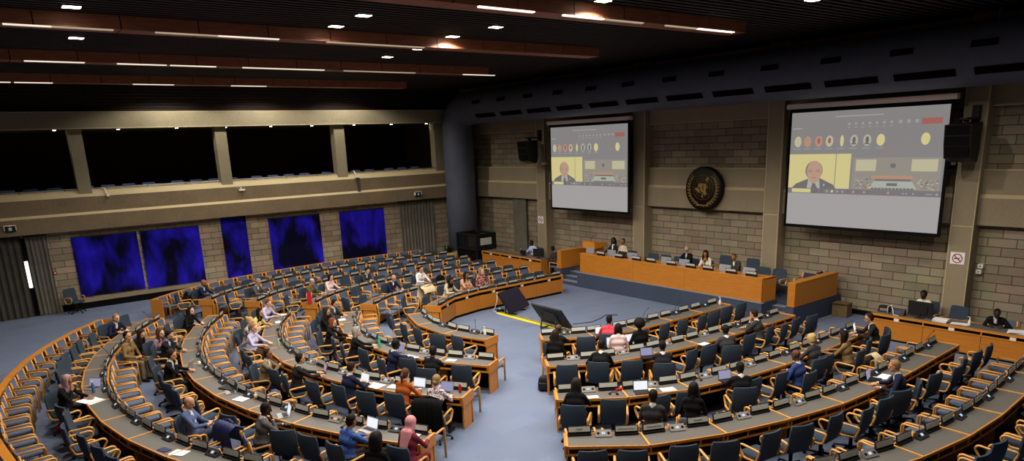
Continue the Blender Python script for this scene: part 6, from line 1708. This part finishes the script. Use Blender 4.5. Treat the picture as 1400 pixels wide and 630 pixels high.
while x < 1.75:
    x1 = min(x+0.92, 1.78); m.extr([(-0.12, 0), (0.12, 0), (0.06, 0.04), (-0.06, 0.04)], x1-x-0.01, Matrix(((0, 0, 1), (1, 0, 0), (0, 1, 0))), ((x+x1)/2, 0, 0)); x = x1
m.build('ramp', t)
m = MB().mat('black_matte'); m.bbox(-2.85, 1.75, -0.02, 0.02, 0.041, 0.044); m.build('groove', t)
t = thing('cable', 'thin black cable curving over the floor behind the black floor screen', 'cable', (0, 0, 0))
m = MB().mat('black_plastic', True); m.tube([(0.3, -6.95, 0.012), (0.55, -6.3, 0.012), (0.4, -5.7, 0.012), (0.2, -5.3, 0.012), (0.5, -5.0, 0.012)], 0.012, 6); m.build('lead', t)
t = thing('cable', 'white cable running from the front left desk socket to the floor screen', 'cable', (0, 0, 0))
m = MB().mat('white_plastic', True); m.tube([(-3.54, -7.2, 0.62), (-3.5, -7.25, 0.3), (-3.45, -7.4, 0.05), (-3.3, -7.6, 0.012), (-2.9, -7.7, 0.012)], 0.012, 6); m.build('lead', t)
t = thing('power_box', 'small black junction box at the end of the yellow cable ramp', 'box', (-2.98, -7.5, 0), R(20))
m = MB().mat('black_plastic'); m.bbox(-0.12, 0.12, -0.08, 0.08, 0, 0.1); m.build('case', t); m = MB().mat('white_plastic'); m.bbox(-0.06, 0.0, -0.03, 0.03, 0.1, 0.13); m.build('plug', t)
t = thing('cardboard_box', 'brown box on the floor at the foot of the right stage wing', 'box', (5.95, -0.05, 0), R(4))
m = MB().mat('brown_box'); m.bbox(-0.24, 0.24, -0.2, 0.2, 0, 0.46); m.build('carton', t)
m = MB().mat('brown_box'); m.box((0, -0.24, 0.45), (0.46, 0.12, 0.01), M=Matrix.Rotation(R(-25), 3, 'X')); m.build('flap', t)
t = thing('planter', 'round tan planter with dark plants in the far corner', 'planter', (-13.35, -2.9, 0))
m = MB().mat('basket', True); m.lathe([(0.30, 0), (0.42, 0.05), (0.46, 0.35), (0.42, 0.66), (0.36, 0.66), (0.36, 0.58)], n=24); m.build('pot', t)
m = MB().mat('leaf', True); rnd = random.Random(4)
for k in range(60):
    a = rnd.uniform(0, 6.28); r_ = rnd.uniform(0.05, 0.4); h = rnd.uniform(0.72, 1.0)
    m.tube([(0.1*math.cos(a), 0.1*math.sin(a), 0.55), (r_*0.6*math.cos(a), r_*0.6*math.sin(a), h), (r_*1.1*math.cos(a), r_*1.1*math.sin(a), h-0.06)], [0.008, 0.045, 0.005], 5, flat=0.3)
m.build('foliage', t)
# black booth with windows in the corner behind the staff desk
t = thing('equipment_booth', 'black framed equipment booth with dark windows in the far corner', 'booth', (-13.1, -1.35, 0))
W_, D_, H_ = 1.75, 1.15, 1.52
m = MB().mat('black_plastic')
for sx in (-1, 1):
    for sy in (-1, 1): m.bbox(sx*W_/2-0.05, sx*W_/2+0.05, sy*D_/2-0.05, sy*D_/2+0.05, 0, H_)
for z_ in (0.05, 0.72, H_-0.05):
    for sy in (-1, 1): m.bbox(-W_/2, W_/2, sy*D_/2-0.045, sy*D_/2+0.045, z_-0.05, z_+0.05)
    for sx in (-1, 1): m.bbox(sx*W_/2-0.045, sx*W_/2+0.045, -D_/2, D_/2, z_-0.05, z_+0.05)
m.build('frame', t)
m = MB().mat('black_matte'); m.bbox(-W_/2, W_/2, -D_/2+0.02, -D_/2+0.04, 0.1, 0.68); m.bbox(W_/2-0.04, W_/2-0.02, -D_/2, D_/2, 0.1, 0.68); m.bbox(-W_/2, W_/2, -0.02, 0.02, 0.1, 1.4); m.build('lower_panel', t)
m = MB().mat('glass_dark'); m.bbox(-W_/2, W_/2, -D_/2+0.02, -D_/2+0.03, 0.76, H_-0.1); m.build('front_window', t)
m = MB().mat('glass_dark'); m.bbox(W_/2-0.03, W_/2-0.02, -D_/2, D_/2, 0.76, H_-0.1); m.build('side_window', t)
m = MB().mat('card'); m.bbox(W_/2+0.0, W_/2+0.012, -0.35, 0.35, 0.95, 1.3); m.build('notice_panel', t)
